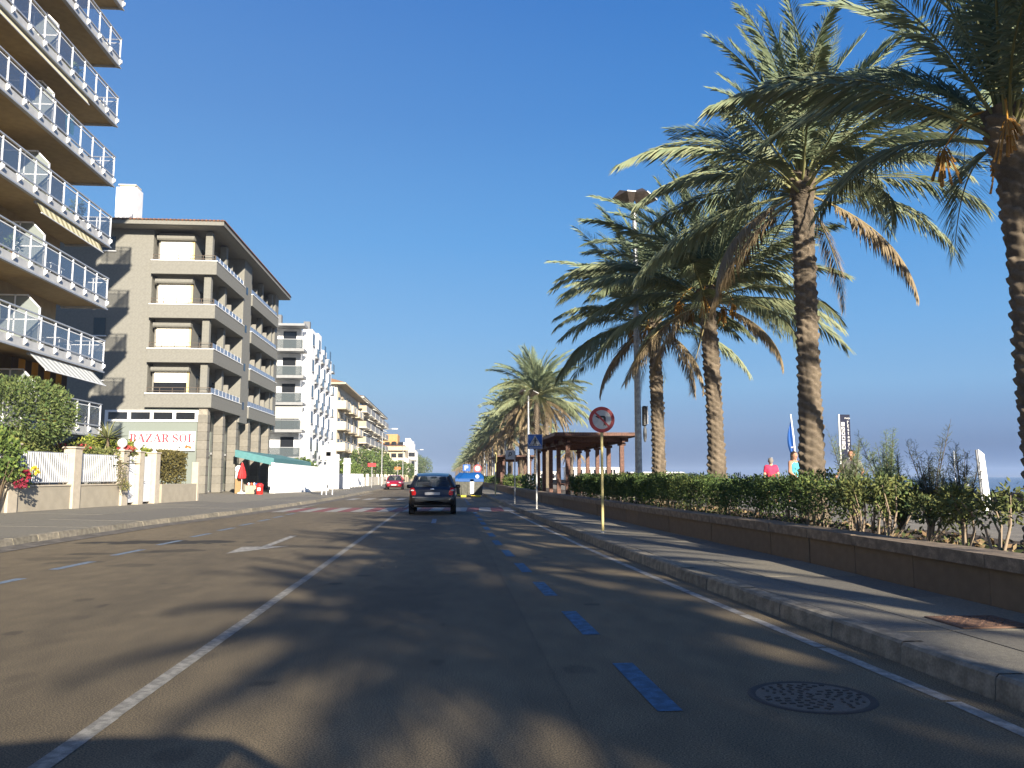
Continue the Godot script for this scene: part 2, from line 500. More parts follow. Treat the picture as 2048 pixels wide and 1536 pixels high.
func setting() -> void:
	# far ground, sea, beach
	var m := MB.new()
	m.bx(-1500, -0.6, -2400, 27.0, -0.10, 300)
	struct("ground", m, M.earth)
	m = MB.new()
	m.quad(Vector3(24, -0.3, 300), Vector3(1800, -0.3, 300), Vector3(1800, -0.3, -2200), Vector3(24, -0.3, -2200))
	struct("sea", m, M.sea)
	m = MB.new()
	var rows := []
	for k in 61:
		var z := 60.0 - k * k * 0.25
		rows.append(PackedVector3Array([Vector3(15.6, 0.42, z), Vector3(20, 0.5 + 0.05 * sin(k * 1.7), z), Vector3(25, 0.36 + 0.06 * sin(k * 2.3), z), Vector3(28.5 + 0.6 * sin(k * 0.8), 0.05, z), Vector3(33, -0.6, z)]))
	m.sheet(rows)
	struct("beach_sand", m, M.sand)
	# road
	m = MB.new()
	m.mapped = true
	var z := 30.0
	rows = []
	while z > -900:
		var a := kl(z)
		var b := kr(z)
		var r := PackedVector3Array()
		for k in 5:
			r.append(Vector3(lerpf(a, b, k / 4.0), 0.0, z))
		rows.append(r)
		z -= 2.0 if z > -60 else 12.0
	m.sheet(rows)
	for p in m.v:
		m.u.append(Vector2((p.x + 10.0) / 14.0, (8.0 - p.z) / 128.0))
		m.u2.append(Vector2(p.x, p.z) * 0.9)
	var road := struct("road", m, road_material())
	# gutter strip before the left-hand kerb
	var gutter := ground_node("gutter")
	z = 8.0
	while z > -60:
		m = MB.new()
		var q := z - 1.95
		var y := -0.004
		m.quad(Vector3(kl(z), y + 0.01, z), Vector3(kl(z) + 0.64, y + 0.012, z), Vector3(kl(q) + 0.64, y + 0.012, q), Vector3(kl(q), y + 0.01, q))
		mi("gutter_slab", m, M.gutter, gutter)
		z -= 2.0
	# markings, each a part of the road
	for k in 130:                                          # the centre line in the lengths it was painted in
		var za := 4.0 - k * 3.0
		if za < -200: break
		m = MB.new()
		var j := rng.randf_range(-0.006, 0.006)
		m.quad(Vector3(-1.955 + j, 0.004, za), Vector3(-1.845 + j, 0.004, za), Vector3(-1.845, 0.004, za - 3.0), Vector3(-1.955, 0.004, za - 3.0))
		mi("centre_line", m, M.worn_paint, road)
	for k in 40:
		var za := -4.9 - k * 2.35
		if za < -31.5 and za > -38: continue
		m = MB.new()
		var x := lerpf(1.3, 1.02, clampf(k / 5.0, 0, 1))
		m.quad(Vector3(x - 0.075, 0.004, za), Vector3(x + 0.075, 0.004, za), Vector3(x + 0.055, 0.004, za - 1.25), Vector3(x - 0.095, 0.004, za - 1.25))
		mi("blue_dash", m, M.blue_paint, road)
	for k in 12:
		var za := -10.6 - k * 2.2
		m = MB.new()
		m.quad(Vector3(-5.84, 0.004, za), Vector3(-5.70, 0.004, za), Vector3(-5.62, 0.004, za - 1.15), Vector3(-5.76, 0.004, za - 1.15))
		mi("blue_dash", m, M.blue_worn, road)
	for k in 26:                                           # white edge line along the kerb
		var za := 3.0 - k * 1.6
		m = MB.new()
		m.quad(Vector3(kr(za) - 0.34, 0.004, za), Vector3(kr(za) - 0.24, 0.004, za), Vector3(kr(za - 1.56) - 0.24, 0.004, za - 1.56), Vector3(kr(za - 1.56) - 0.34, 0.004, za - 1.56))
		mi("edge_line", m, M.white_paint, road)
	m = MB.new()                                           # arrow towards the viewer in the oncoming lane
	m.quad(Vector3(-3.62, 0.004, -16.6), Vector3(-3.47, 0.004, -16.6), Vector3(-3.47, 0.004, -19.6), Vector3(-3.62, 0.004, -19.6))
	m.tri(Vector3(-3.92, 0.004, -15.2), Vector3(-3.1, 0.004, -16.75), Vector3(-3.98, 0.004, -16.6))
	mi("arrow_marking", m, M.white_paint, road)
	m = MB.new()
	m.quad(Vector3(-0.5, 0.004, -24.6), Vector3(-0.36, 0.004, -24.6), Vector3(-0.36, 0.004, -27), Vector3(-0.5, 0.004, -27))
	mi("lane_mark", m, M.blue_worn, road)
	for k in 20:                                           # crossing: white bars with red between
		var x := -7.3 + k * 0.5
		if x > 2.4: break
		m = MB.new()
		var sh := 0.16
		m.quad(Vector3(x, 0.004, -32.6), Vector3(x + 0.49, 0.004, -32.6), Vector3(x + 0.49 + sh, 0.004, -36.8), Vector3(x + sh, 0.004, -36.8))
		mi("crossing_bar", m, M.white_paint if k % 2 == 1 else M.red_paint, road)
	m = MB.new()
	m.quad(Vector3(-6.55, 0.004, -37.5), Vector3(-6.35, 0.004, -37.5), Vector3(-6.2, 0.004, -70), Vector3(-6.32, 0.004, -70))
	mi("edge_line", m, M.white_paint, road)
	for k in 5:
		m = MB.new()
		var x := -6.0 + k * 0.95
		m.quad(Vector3(x, 0.004, -49), Vector3(x + 0.5, 0.004, -49), Vector3(x + 0.6, 0.004, -52.5), Vector3(x + 0.1, 0.004, -52.5))
		mi("crossing_bar", m, M.white_paint, road)
	# manhole cover, set in the road
	var mh := thing("manhole_cover", "round cast iron manhole cover set in the asphalt by the blue dashes", "manhole cover", Vector3(2.26, 0.0, -5.15))
	m = MB.new()
	m.lathe([Vector2(0.335, 0.001), Vector2(0.36, 0.006), Vector2(0.375, 0.006), Vector2(0.385, 0.001)], 40)
	mi("rim", m, M.iron, mh)
	m = MB.new()
	m.lathe([Vector2(0.335, 0.001), Vector2(0.33, 0.004), Vector2(0.0, 0.005)], 40)
	mi("disc", m, M.iron_pale, mh)
	m = MB.new()
	for k in 90:
		var a := k * 2.39996
		var r := 0.31 * sqrt(k / 90.0)
		if k % 7 == 3: continue
		m.box(Vector3(cos(a) * r, 0.006, sin(a) * r), Vector3(0.034, 0.006, 0.018), Basis(Vector3.UP, a + 0.6))
	var st := mi("studs", m, M.iron, mh)
	st.set_meta("kind", "stuff")
	# kerbs, stone by stone
	var kerb := ground_node("kerb")
	z = 6.0
	var n := 0
	while z > -64:
		var q := z - 1.0
		m = MB.new()
		var j := rng.randf_range(-0.008, 0.008)
		var g := 0.012
		var t := 0.15 + j
		var xa := kr(z) + j
		var xb := kr(q) + j
		m.hexa([Vector3(xa, -0.05, z - g), Vector3(xa + 0.2, -0.05, z - g), Vector3(xb + 0.2, -0.05, q), Vector3(xb, -0.05, q), Vector3(xa + 0.02, t - 0.02, z - g), Vector3(xa + 0.2, t - 0.02, z - g), Vector3(xb + 0.2, t - 0.02, q), Vector3(xb + 0.02, t - 0.02, q)])
		m.quad(Vector3(xa + 0.04, t, z - g), Vector3(xa + 0.2, t, z - g), Vector3(xb + 0.2, t, q), Vector3(xb + 0.04, t, q))
		m.quad(Vector3(xa + 0.02, t - 0.02, z - g), Vector3(xa + 0.04, t, z - g), Vector3(xb + 0.04, t, q), Vector3(xb + 0.02, t - 0.02, q))
		mi("kerb_stone", m, [M.kerb, M.kerb_b, M.kerb_c][rng.randi() % 3], kerb)
		z -= 1.0
	m = MB.new()
	ribbon(m, func(w): return Vector3(kr(w), 0.15, w), func(w): return Vector3(kr(w) + 0.2, 0.15, w), -64, -900, 20)
	ribbon(m, func(w): return Vector3(kr(w), -0.02, w), func(w): return Vector3(kr(w), 0.15, w), -64, -900, 20)
	mi("kerb_run", m, M.kerb, kerb)
	var kerb2 := ground_node("kerb")
	z = -4.0
	while z > -75:
		var l := rng.randf_range(0.75, 1.05)
		var q := z - l
		m = MB.new()
		var j := rng.randf_range(-0.012, 0.012)
		var xa := kl(z) + j
		var xb := kl(q) + j
		var t := 0.13 + j
		m.hexa([Vector3(xa - 0.22, -0.05, z - 0.02), Vector3(xa, -0.05, z - 0.02), Vector3(xb, -0.05, q), Vector3(xb - 0.22, -0.05, q), Vector3(xa - 0.22, t, z - 0.02), Vector3(xa - 0.05, t, z - 0.02), Vector3(xb - 0.05, t, q), Vector3(xb - 0.22, t, q)])
		mi("kerb_stone", m, [M.kerb, M.kerb_b, M.kerb_c][rng.randi() % 3], kerb2)
		z = q
	m = MB.new()
	ribbon(m, func(w): return Vector3(kl(w) - 0.22, 0.13, w), func(w): return Vector3(kl(w), 0.13, w), -75, -900, 20)
	ribbon(m, func(w): return Vector3(kl(w), 0.13, w), func(w): return Vector3(kl(w), -0.02, w), -75, -900, 20)
	mi("kerb_run", m, M.kerb, kerb2)
	# pavements
	var pave := ground_node("pavement")
	m = MB.new()
	ribbon(m, func(w): return Vector3(kr(w) + 0.2, 0.138, w), func(w): return Vector3(wr(w) + 0.05, 0.138, w), 12, -900, 3)
	mi("bedding", m, M.joint, pave)
	z = 8.0
	while z > -64:
		var q := z - 1.8
		var f := [0.0, 0.3, 1.0]
		for c in 2:
			m = MB.new()
			var pts := []
			for y in [0.10, 0.147 + rng.randf_range(-0.002, 0.003)]:
				for e in [[c, z - 0.016], [c + 1, z - 0.016], [c + 1, q], [c, q]]:
					var x := lerpf(kr(e[1]) + 0.205, wr(e[1]) - 0.004, f[e[0]])
					pts.append(Vector3(x + (0.012 if e[0] == c else -0.006), y, e[1]))
			m.hexa(pts)
			mi("slab", m, ([M.pave, M.pave_b] if c == 0 else [M.pave_b, M.pave_c, M.pave])[rng.randi() % (2 if c == 0 else 3)], pave)
		z = q
	m = MB.new()
	ribbon(m, func(w): return Vector3(kr(w) + 0.2, 0.146, w), func(w): return Vector3(wr(w), 0.146, w), -64, -900, 20)
	mi("far_paving", m, M.pave_b, pave)
	var pave2 := ground_node("pavement")
	m = MB.new()
	ribbon(m, func(w): return Vector3(-32, le(-32.0) - 0.02, w), func(w): return Vector3(kl(w) - 0.22, 0.108, w), 12, -900, 6)
	mi("bedding", m, M.pave_c, pave2)
	z = -6.0
	while z > -84:
		var q := z - 3.0
		var f := [0.0, 0.36, 0.7, 1.0]
		for c in 3:
			m = MB.new()
			var pts := []
			for y in [-0.06, rng.randf_range(-0.002, 0.003)]:
				for e in [[c + 1, z - 0.03], [c, z - 0.03], [c, q], [c + 1, q]]:
					var x := lerpf(kl(e[1]) - 0.225, -15.3, f[e[0]])
					x += -0.012 if e[0] == c else 0.012
					pts.append(Vector3(x, le(x) + y, e[1]))
			m.hexa(pts)
			mi("slab", m, [M.pave, M.pave_b, M.pave][rng.randi() % 3], pave2)
		z = q
	m = MB.new()
	ribbon(m, func(w): return Vector3(-30, le(-30.0), w), func(w): return Vector3(kl(w) - 0.22, 0.128, w), -84, -900, 20)
	mi("far_paving", m, M.pave_b, pave2)
	# promenade behind the planter
	m = MB.new()
	m.bx(8.2, -0.2, -420, 15.6, 0.40, 40)
	var pr := struct("promenade", m, M.joint)
	z = 8.0
	while z > -62:
		for c in 3:
			m = MB.new()
			m.bx(8.2 + c * 2.45 + 0.01, 0.39, z - 2.98, 8.2 + c * 2.45 + 2.44, 0.408 + rng.randf_range(0, 0.003), z)
			mi("slab", m, M.promenade, pr)
		z -= 3.0
	m = MB.new()
	m.bx(8.2, 0.39, -420, 15.6, 0.407, z)
	mi("far_paving", m, M.promenade, pr)
	# low wall along the pavement: blocks and coping, then the planted strip
	var wall := thing("retaining_wall", "low brown stone retaining wall with coping below the clipped hedge", "wall", Vector3(5, 0.1, 0))
	z = 8.0
	while z > -62:
		var q := z - 1.3
		for part in 2:
			m = MB.new()
			var y0 := 0.08 if part == 0 else 0.50
			var y1 := 0.50 if part == 0 else 0.63 + rng.randf_range(-0.006, 0.006)
			var o := rng.randf_range(-0.008, 0.008) - (0.035 if part == 1 else 0.0)
			var pts := []
			for y in [y0, y1]:
				for e in [[0.0, z - 0.012], [0.38, z - 0.012], [0.38, q], [0.0, q]]:
					pts.append(Vector3(wr(e[1]) + e[0] + (o if e[0] == 0.0 else 0.0), y, e[1]))
			m.hexa(pts)
			wp("wall_block" if part == 0 else "coping_stone", m, ([M.rock_wall, M.rock_wall_b] if part == 0 else [M.coping, M.coping])[rng.randi() % 2], wall)
		z = q
	m = MB.new()
	ribbon(m, func(w): return Vector3(wr(w), 0.63, w), func(w): return Vector3(wr(w) + 0.38, 0.63, w), z, -400, 20)
	ribbon(m, func(w): return Vector3(wr(w), 0.1, w), func(w): return Vector3(wr(w), 0.63, w), z, -400, 20)
	ribbon(m, func(w): return Vector3(wr(w) + 0.38, 0.63, w), func(w): return Vector3(wr(w) + 0.38, 0.3, w), z, -400, 20)
	wp("far_wall", m, M.rock_wall, wall)
	m = MB.new()
	rows = []
	z = 12.0
	while z > -420:
		var r := PackedVector3Array()
		for k in 9:
			r.append(Vector3(lerpf(wr(z) + 0.3, 8.25, k / 8.0), 0.50 + 0.05 * sin(z * 1.3 + k * 1.9) * sin(z * 0.7 + k) - 0.08 * (k / 8.0), z))
		rows.append(r)
		z -= 0.8 if z > -60 else 20.0
	m.sheet(rows)
	struct("planter_soil", m, M.soil)
	# wall of the beach
	var bw := thing("beach_wall", "long low dark wall between promenade and sand", "wall", Vector3(15.7, 0.4, 0))
	z = 20.0
	while z > -130:
		m = MB.new()
		m.bbox(Vector3(15.75, 0.65, z - 1.5), Vector3(0.42, 0.54, 2.985), 0.03)
		wp("wall_block", m, M.dark_stone, bw)
		z -= 3.0
	# rusty cover in the pavement
	var gr := thing("drain_cover", "square rusty drain cover in the pavement below the stone wall", "drain cover", Vector3(4.42, 0.148, -6.75))
	m = MB.new()
	m.bbox(Vector3(0, 0.006, 0), Vector3(0.62, 0.016, 0.55), 0.006)
	mi("plate", m, M.rust, gr)
	m = MB.new()
	for k in 5:
		for j in 6:
			m.box(Vector3(-0.22 + j * 0.088, 0.016, -0.2 + k * 0.1), Vector3(0.055, 0.006, 0.02), Basis(Vector3.UP, 0.7 if (k + j) % 2 else -0.7))
	mi("tread", m, M.rust, gr).set_meta("kind", "stuff")

# ------------------------------------------------------------------ palms
var fronds := {}
var trunks := {}

func frond_mesh(L: float, a0: float, bend: float, nl: int, ll: float, lw: float, fold: float, droop: float, ca: Color, cb: Color, sd: int, twist := 0.0) -> ArrayMesh:
	var r := RandomNumberGenerator.new()
	r.seed = sd
	var m := MB.new()
	m.colored = true
	var N := 16
	var P := []
	var Tn := []
	var p := Vector3.ZERO
	for k in N + 1:
		var t := k / float(N)
		var a := deg_to_rad(a0 - bend * pow(t, 1.35))
		var d := Vector3(cos(a), sin(a), twist * t * t).normalized()
		Tn.append(d)
		P.append(p)
		p += d * (L / N)
	var rad := []
	for k in N + 1:
		rad.append(lerpf(0.03, 0.005, pow(k / float(N), 0.6)))
	m.col = cb.lerp(Color(0.22, 0.20, 0.06), 0.5)
	m.tube(P, rad, 4, false)
	for j in nl:
		var t := 0.15 + 0.85 * (j + r.randf() * 0.5) / nl
		var f := t * N
		var k := mini(int(f), N - 1)
		var base: Vector3 = P[k].lerp(P[k + 1], f - k)
		var tg: Vector3 = Tn[k]
		var up := Vector3(-tg.y, tg.x, 0).normalized()
		var prof := (0.45 + 0.55 * smoothstep(0.15, 0.4, t)) * (1.0 - 0.55 * smoothstep(0.5, 1.0, t))
		var open := deg_to_rad(lerpf(60, 24, t) + r.randf_range(-9, 9))
		for s in [-1.0, 1.0]:
			if r.randf() < 0.05: continue
			var v := deg_to_rad(fold + r.randf_range(-20, 20))
			var l := ll * prof * (r.randf_range(0.85, 1.1) if r.randf() < 0.93 else 0.5)
			var out := Vector3(0, 0, s) * cos(v) + up * sin(v)
			var d := (tg * cos(open) + out * sin(open)).normalized()
			var mid := base + d * l * 0.45 - Vector3(0, droop * l * 0.18, 0)
			var tip := base + d * l - Vector3(0, droop * l * (0.7 + r.randf() * 0.3), 0)
			var wv := d.cross(up).cross(d).lerp(tg, 0.55).normalized() * lw * (0.7 + 0.3 * prof)
			m.col = ca.lerp(cb, r.randf()) * r.randf_range(0.82, 1.15)
			var i0 := m.vert(base)
			var i1 := m.vert(mid - wv)
			var i2 := m.vert(mid + wv)
			m.col = m.col.lerp(Color(0.20, 0.16, 0.07), 0.25 * r.randf())
			var i3 := m.vert(tip)
			m.tri_i(i0, i1, i2)
			m.tri_i(i1, i3, i2)
	return m.commit()

func trunk_mesh(hh: float, r0: float, r1: float, seg: int, step: float, sd: int, lean: Vector2) -> ArrayMesh:
	var r := RandomNumberGenerator.new()
	r.seed = sd
	var m := MB.new()
	m.colored = true
	var n := int(hh / step)
	var around := 10
	var hs := 0.17
	var hash := PackedFloat32Array()
	for k in 2048:
		hash.append(r.randf())
	var rows := []
	var tone := []
	for k in n + 1:
		var y := hh * k / n
		var t := y / hh
		var R := lerpf(r0, r1, pow(t, 0.7)) * (1.0 + 0.35 * exp(-y / 0.25) + 0.42 * smoothstep(hh - 0.85, hh - 0.15, y) + 0.05 * sin(y * 1.7 + sd))
		var row := PackedVector3Array()
		for s in seg:
			var a := s / float(seg)
			var uu := a * around + 0.35 * sin(y * 2.1) + y * 0.25
			var iu := posmod(int(floorf(uu)), around)
			var fu := uu - floorf(uu)
			var w := y / hs + (0.5 if iu % 2 else 0.0) + 0.35 * hash[iu * 53 + 11] + 0.12 * (fu - 0.5)
			var ir := int(floorf(w))
			var fw := w - ir
			var hsh := hash[(ir * 37 + iu * 101) % 2048]
			var b := pow(maxf(0.0, 1.0 - pow(absf(fu - 0.5) * 2.0, 2.5)), 0.7) * (smoothstep(0.0, 0.75, fw) * (1.0 - smoothstep(0.86, 1.0, fw)))
			var rr := R * (0.91 + (0.10 + 0.20 * hsh) * b + 0.03 * hash[(s * 7 + k * 13) % 2048])
			row.append(Vector3(cos(a * TAU) * rr + lean.x * t * t, y, -sin(a * TAU) * rr + lean.y * t * t))
			tone.append((0.7 + 0.6 * hsh) * (0.9 + 0.2 * hash[(s * 31 + k * 17) % 2048]))
		rows.append(row)
	m.sheet(rows, true)
	for k in tone.size():
		m.c[k] = Color(0.26, 0.205, 0.145) * tone[k]
	return m.commit()

func make_fronds() -> void:
	var g1 := Color(0.115, 0.16, 0.088)
	var g2 := Color(0.19, 0.235, 0.135)
	var gy := Color(0.22, 0.235, 0.125)
	var b1 := Color(0.20, 0.15, 0.085)
	var b2 := Color(0.29, 0.22, 0.13)
	var ages := [[84, 30, 30, g1, g2], [70, 44, 22, g1, g2], [55, 54, 16, g1, g2], [40, 62, 8, g1, gy], [22, 64, 0, g1, gy], [2, 58, -10, g2, gy], [-26, 52, -30, b1, b2]]
	for q in ["near", "far"]:
		var list := []
		for k in ages.size():
			var a: Array = ages[k]
			var two := []
			for s in 2:
				var near: bool = q == "near"
				two.append(frond_mesh(3.35 if k < 6 else 2.7, a[0], a[1] + s * 9, 122 if near else 40, 0.60 if k < 6 else 0.36, 0.0175 if near else 0.042, a[2], 0.12 + 0.09 * k, a[3], a[4], 100 + k * 7 + s, 0.12 * (1 if s else -1)))
			list.append(two)
		fronds[q] = list

func palm(label: String, at: Vector3, hh: float, near: bool, sd: int, group: String, live := 52, dead := 7, size := 1.0, lean := Vector2.ZERO, old := 6.0) -> Node3D:
	var r := RandomNumberGenerator.new()
	r.seed = sd
	var t := thing("palm_tree", label, "palm tree", at, 0.0, group)
	var key := "%.1f %s" % [hh, near] if near else "far%d" % (sd % 3)
	if not trunks.has(key):
		trunks[key] = trunk_mesh(hh, 0.235, 0.19, 45, 0.026, sd, lean) if near else trunk_mesh(hh, 0.235, 0.19, 16, 0.07, sd, Vector2.ZERO)
	var tr := mi("trunk", trunks[key], M.trunk, t)
	if not near:
		tr.scale = Vector3(1, hh / trunks[key].get_aabb().size.y, 1)
	var list: Array = fronds["near" if near else "far"]
	for k in live + dead:
		var age: int
		var f := k / float(live)
		if k >= live: age = 6
		else: age = mini(int(pow(f, 1.0) * old), 5)
		var o := mi("frond" if age < 6 else "dead_frond", list[age][r.randi() % 2], M.frond, t)
		var yaw := k * 2.39996 + r.randf_range(-0.35, 0.35)
		var b := Basis(Vector3.UP, yaw) * Basis(Vector3.BACK, deg_to_rad(r.randf_range(-9, 9))) * Basis(Vector3.RIGHT, r.randf_range(-0.45, 0.45))
		var sc := size * r.randf_range(0.86, 1.1) * (0.92 if age == 0 else 1.0)
		var out := 0.04 + 0.035 * mini(age, 5)
		o.transform = Transform3D(b.scaled(Vector3.ONE * sc), Vector3(lean.x, hh - 0.08 - 0.075 * age, lean.y) + Basis(Vector3.UP, yaw) * Vector3(out, 0, 0))
	return t

func fruit(t: Node3D, yaw: float, y: float, lean: Vector2) -> void:      # a bunch of dates on its stalk
	var m := MB.new()
	var b := Basis(Vector3.UP, yaw)
	var at := Vector3(lean.x, y, lean.y)
	var pts := []
	for k in 6:
		var s := k / 5.0
		pts.append(at + b * Vector3(0.12 + 0.62 * s, 0.25 + 0.35 * s - 0.75 * s * s, 0))
	m.tube(pts, [0.02, 0.02, 0.018, 0.016, 0.014, 0.01], 5)
	var o := mi("fruit_bunch", m, M.stalk, t)
	m = MB.new()
	var r := RandomNumberGenerator.new()
	r.seed = int(yaw * 100)
	for k in 26:
		var e: Vector3 = pts[5] + Vector3(r.randf_range(-0.14, 0.14), r.randf_range(-0.55, -0.05), r.randf_range(-0.14, 0.14))
		m.tube([pts[5], (pts[5] + e) * 0.5 + Vector3(0, 0.05, 0), e], [0.008, 0.007, 0.02], 4)
	mi("dates", m, M.fruit, o)

func palms() -> void:
	make_fronds()
	var lone := "palms on the planted strip along the pavement"
	var p := palm("tall palm with bare scaly trunk beside the blue and navy beach pylon", Vector3(7.04, 0.46, -15.6), 7.0, true, 12, lone, 58, 4, 1.06, Vector2(0.02, 0), 5.5)
	p.get_child(0)
	p = palm("palm with fat date bunches between the tall palm and the lamp post", Vector3(7.0, 0.46, -21.2), 5.95, true, 13, lone, 66, 5, 1.16, Vector2(-0.18, 0), 5.5)
	for k in 5: fruit(p, 0.6 + k * 1.25, 5.65, Vector2(-0.18, 0))
	p = palm("slim palm standing beside the lamp post with twin lantern heads", Vector3(6.95, 0.46, -27.0), 6.4, true, 14, lone, 60, 5, 1.16, Vector2(-0.1, 0), 5.6)
	for k in 3: fruit(p, 2.0 + k * 1.1, 6.0, Vector2(-0.1, 0))
	p = palm("big palm with orange fruit stalks by the sparse end of the hedge", Vector3(7.42, 0.46, -9.8), 5.65, true, 11, lone, 42, 1, 1.08, Vector2(-0.2, 0), 4.6)
	for k in 4: fruit(p, -0.4 + k * 1.5, 5.4, Vector2(-0.2, 0))
	for z in [-4.2, 1.4, 7.2, 13.0]:
		palm("palm whose shadow falls across the road before the crossing", Vector3(7.35, 0.46, z), 6.3 + 0.4 * sin(z), true, 20 + int(absf(z)), "palms along the planted strip behind the big palm", 54, 6, 0.98)
	palm("palm on the promenade whose shadow falls by the manhole cover", Vector3(8.9, 0.42, 17.2), 6.2, true, 27, "", 50, 6, 1.05)
	palm("full round palm just beyond the wooden pergola", Vector3(6.42, 0.46, -60.0), 7.1, true, 31, lone, 64, 14, 1.18)
	var z := -66.5
	var k := 0
	while z > -640:
		palm("palm in the long row beyond the wooden pergola", Vector3(6.6 + rng.randf_range(-0.3, 0.5) + (0.0 if k % 2 else 0.9) + 0.003 * minf(z + 200, 0), 0.45, z), 6.7 + rng.randf_range(-0.6, 1.0), false, 40 + k, "long row of palms beyond the pergola", 46 if z > -220 else 26, 12 if z > -220 else 5, 1.14)
		z -= 6.2 + 0.02 * -z + rng.randf_range(-0.8, 0.8)
		k += 1
	palm("small palm on the beach seen between the pergola posts", Vector3(17.6, 0.4, -118.0), 5.2, false, 90, "", 26, 16, 0.9)

# ------------------------------------------------------------------ leaves, hedges, bushes
func leaf(m: MB, p: Vector3, d: Vector3, s: float, w: float, nrm: Vector3) -> void:
	var sd := d.cross(nrm).normalized() * w * s
	var a := m.vert(p)
	var b := m.vert(p + d * s * 0.5 + sd)
	var c := m.vert(p + d * s - nrm * s * 0.12)
	var e := m.vert(p + d * s * 0.5 - sd)
	m.tri_i(a, b, c)
	m.tri_i(a, c, e)

func rv(r: RandomNumberGenerator) -> Vector3:
	var a := r.randf() * TAU
	var z := r.randf_range(-1, 1)
	var q := sqrt(1 - z * z)
	return Vector3(cos(a) * q, z, sin(a) * q)

func foliage(m: MB, ce: Vector3, rad: Vector3, count: int, s: float, w: float, ca: Color, cb: Color, r: RandomNumberGenerator, shell := 0.55, lumps := 7) -> void:   # leaves spread through a lumpy crown
	m.colored = true
	var lump := []
	for k in lumps:
		lump.append(rv(r))
	for k in count:
		var d := rv(r)
		var bulge := 0.78
		for l in lump:
			bulge = maxf(bulge, 0.78 + 0.3 * smoothstep(0.55, 1.0, d.dot(l)))
		var f := lerpf(shell, 1.0, pow(r.randf(), 0.6)) * bulge * r.randf_range(0.93, 1.06)
		var p := ce + d * f * rad
		var o := (d + rv(r) * 0.9 + Vector3(0, 0.15, 0)).normalized()
		m.col = ca.lerp(cb, r.randf()) * r.randf_range(0.75, 1.2)
		leaf(m, p, o, s * r.randf_range(0.7, 1.25), w, rv(r).cross(o).normalized())

func hedge_run(m: MB, x0: float, x1: float, y0: float, y1: float, z0: float, z1: float, count: int, s: float, ca: Color, cb: Color, r: RandomNumberGenerator, fx = null, thin := 0.28) -> void:
	m.colored = true
	for k in count:
		var p := Vector3(lerpf(x0, x1, r.randf()), 0, lerpf(z0, z1, r.randf()))
		var top := y1 + 0.07 * sin(p.z * 3.1 + p.x * 2.0) + 0.05 * sin(p.z * 7.7 + p.x * 5.0)
		var f := pow(r.randf(), 0.75)
		p.y = lerpf(y0, top, f)
		if r.randf() < 0.72:                       # most leaves sit near the faces that one sees
			match r.randi() % 5:
				0, 1: p.x = x0 + r.randf_range(-0.05, 0.08) + 0.06 * sin(p.z * 2.3 + p.y * 4.0)
				2: p.x = x1 + r.randf_range(-0.08, 0.05)
				_: p.y = top + r.randf_range(-0.12, 0.06)
		if f < thin and r.randf() < 0.75: continue   # thin at the foot
		if fx: p.x += fx.call(p.z)
		m.col = ca.lerp(cb, r.randf() * r.randf()) * r.randf_range(0.75, 1.2)
		var o := (rv(r) + Vector3(-0.3, 0.7, 0.3)).normalized()
		leaf(m, p, o, s * r.randf_range(0.7, 1.3), 0.27, rv(r).cross(o).normalized())

func twigs(m: MB, at: Vector3, count: int, hh: float, spread: float, rad: float, r: RandomNumberGenerator) -> void:
	for k in count:
		var d := Vector3(r.randf_range(-1, 1), 0, r.randf_range(-1, 1)) * spread
		m.tube([at, at + d * 0.35 + Vector3(0, hh * 0.5, 0), at + d + Vector3(0, hh * r.randf_range(0.8, 1.1), 0)], [rad, rad * 0.7, rad * 0.3], 5)

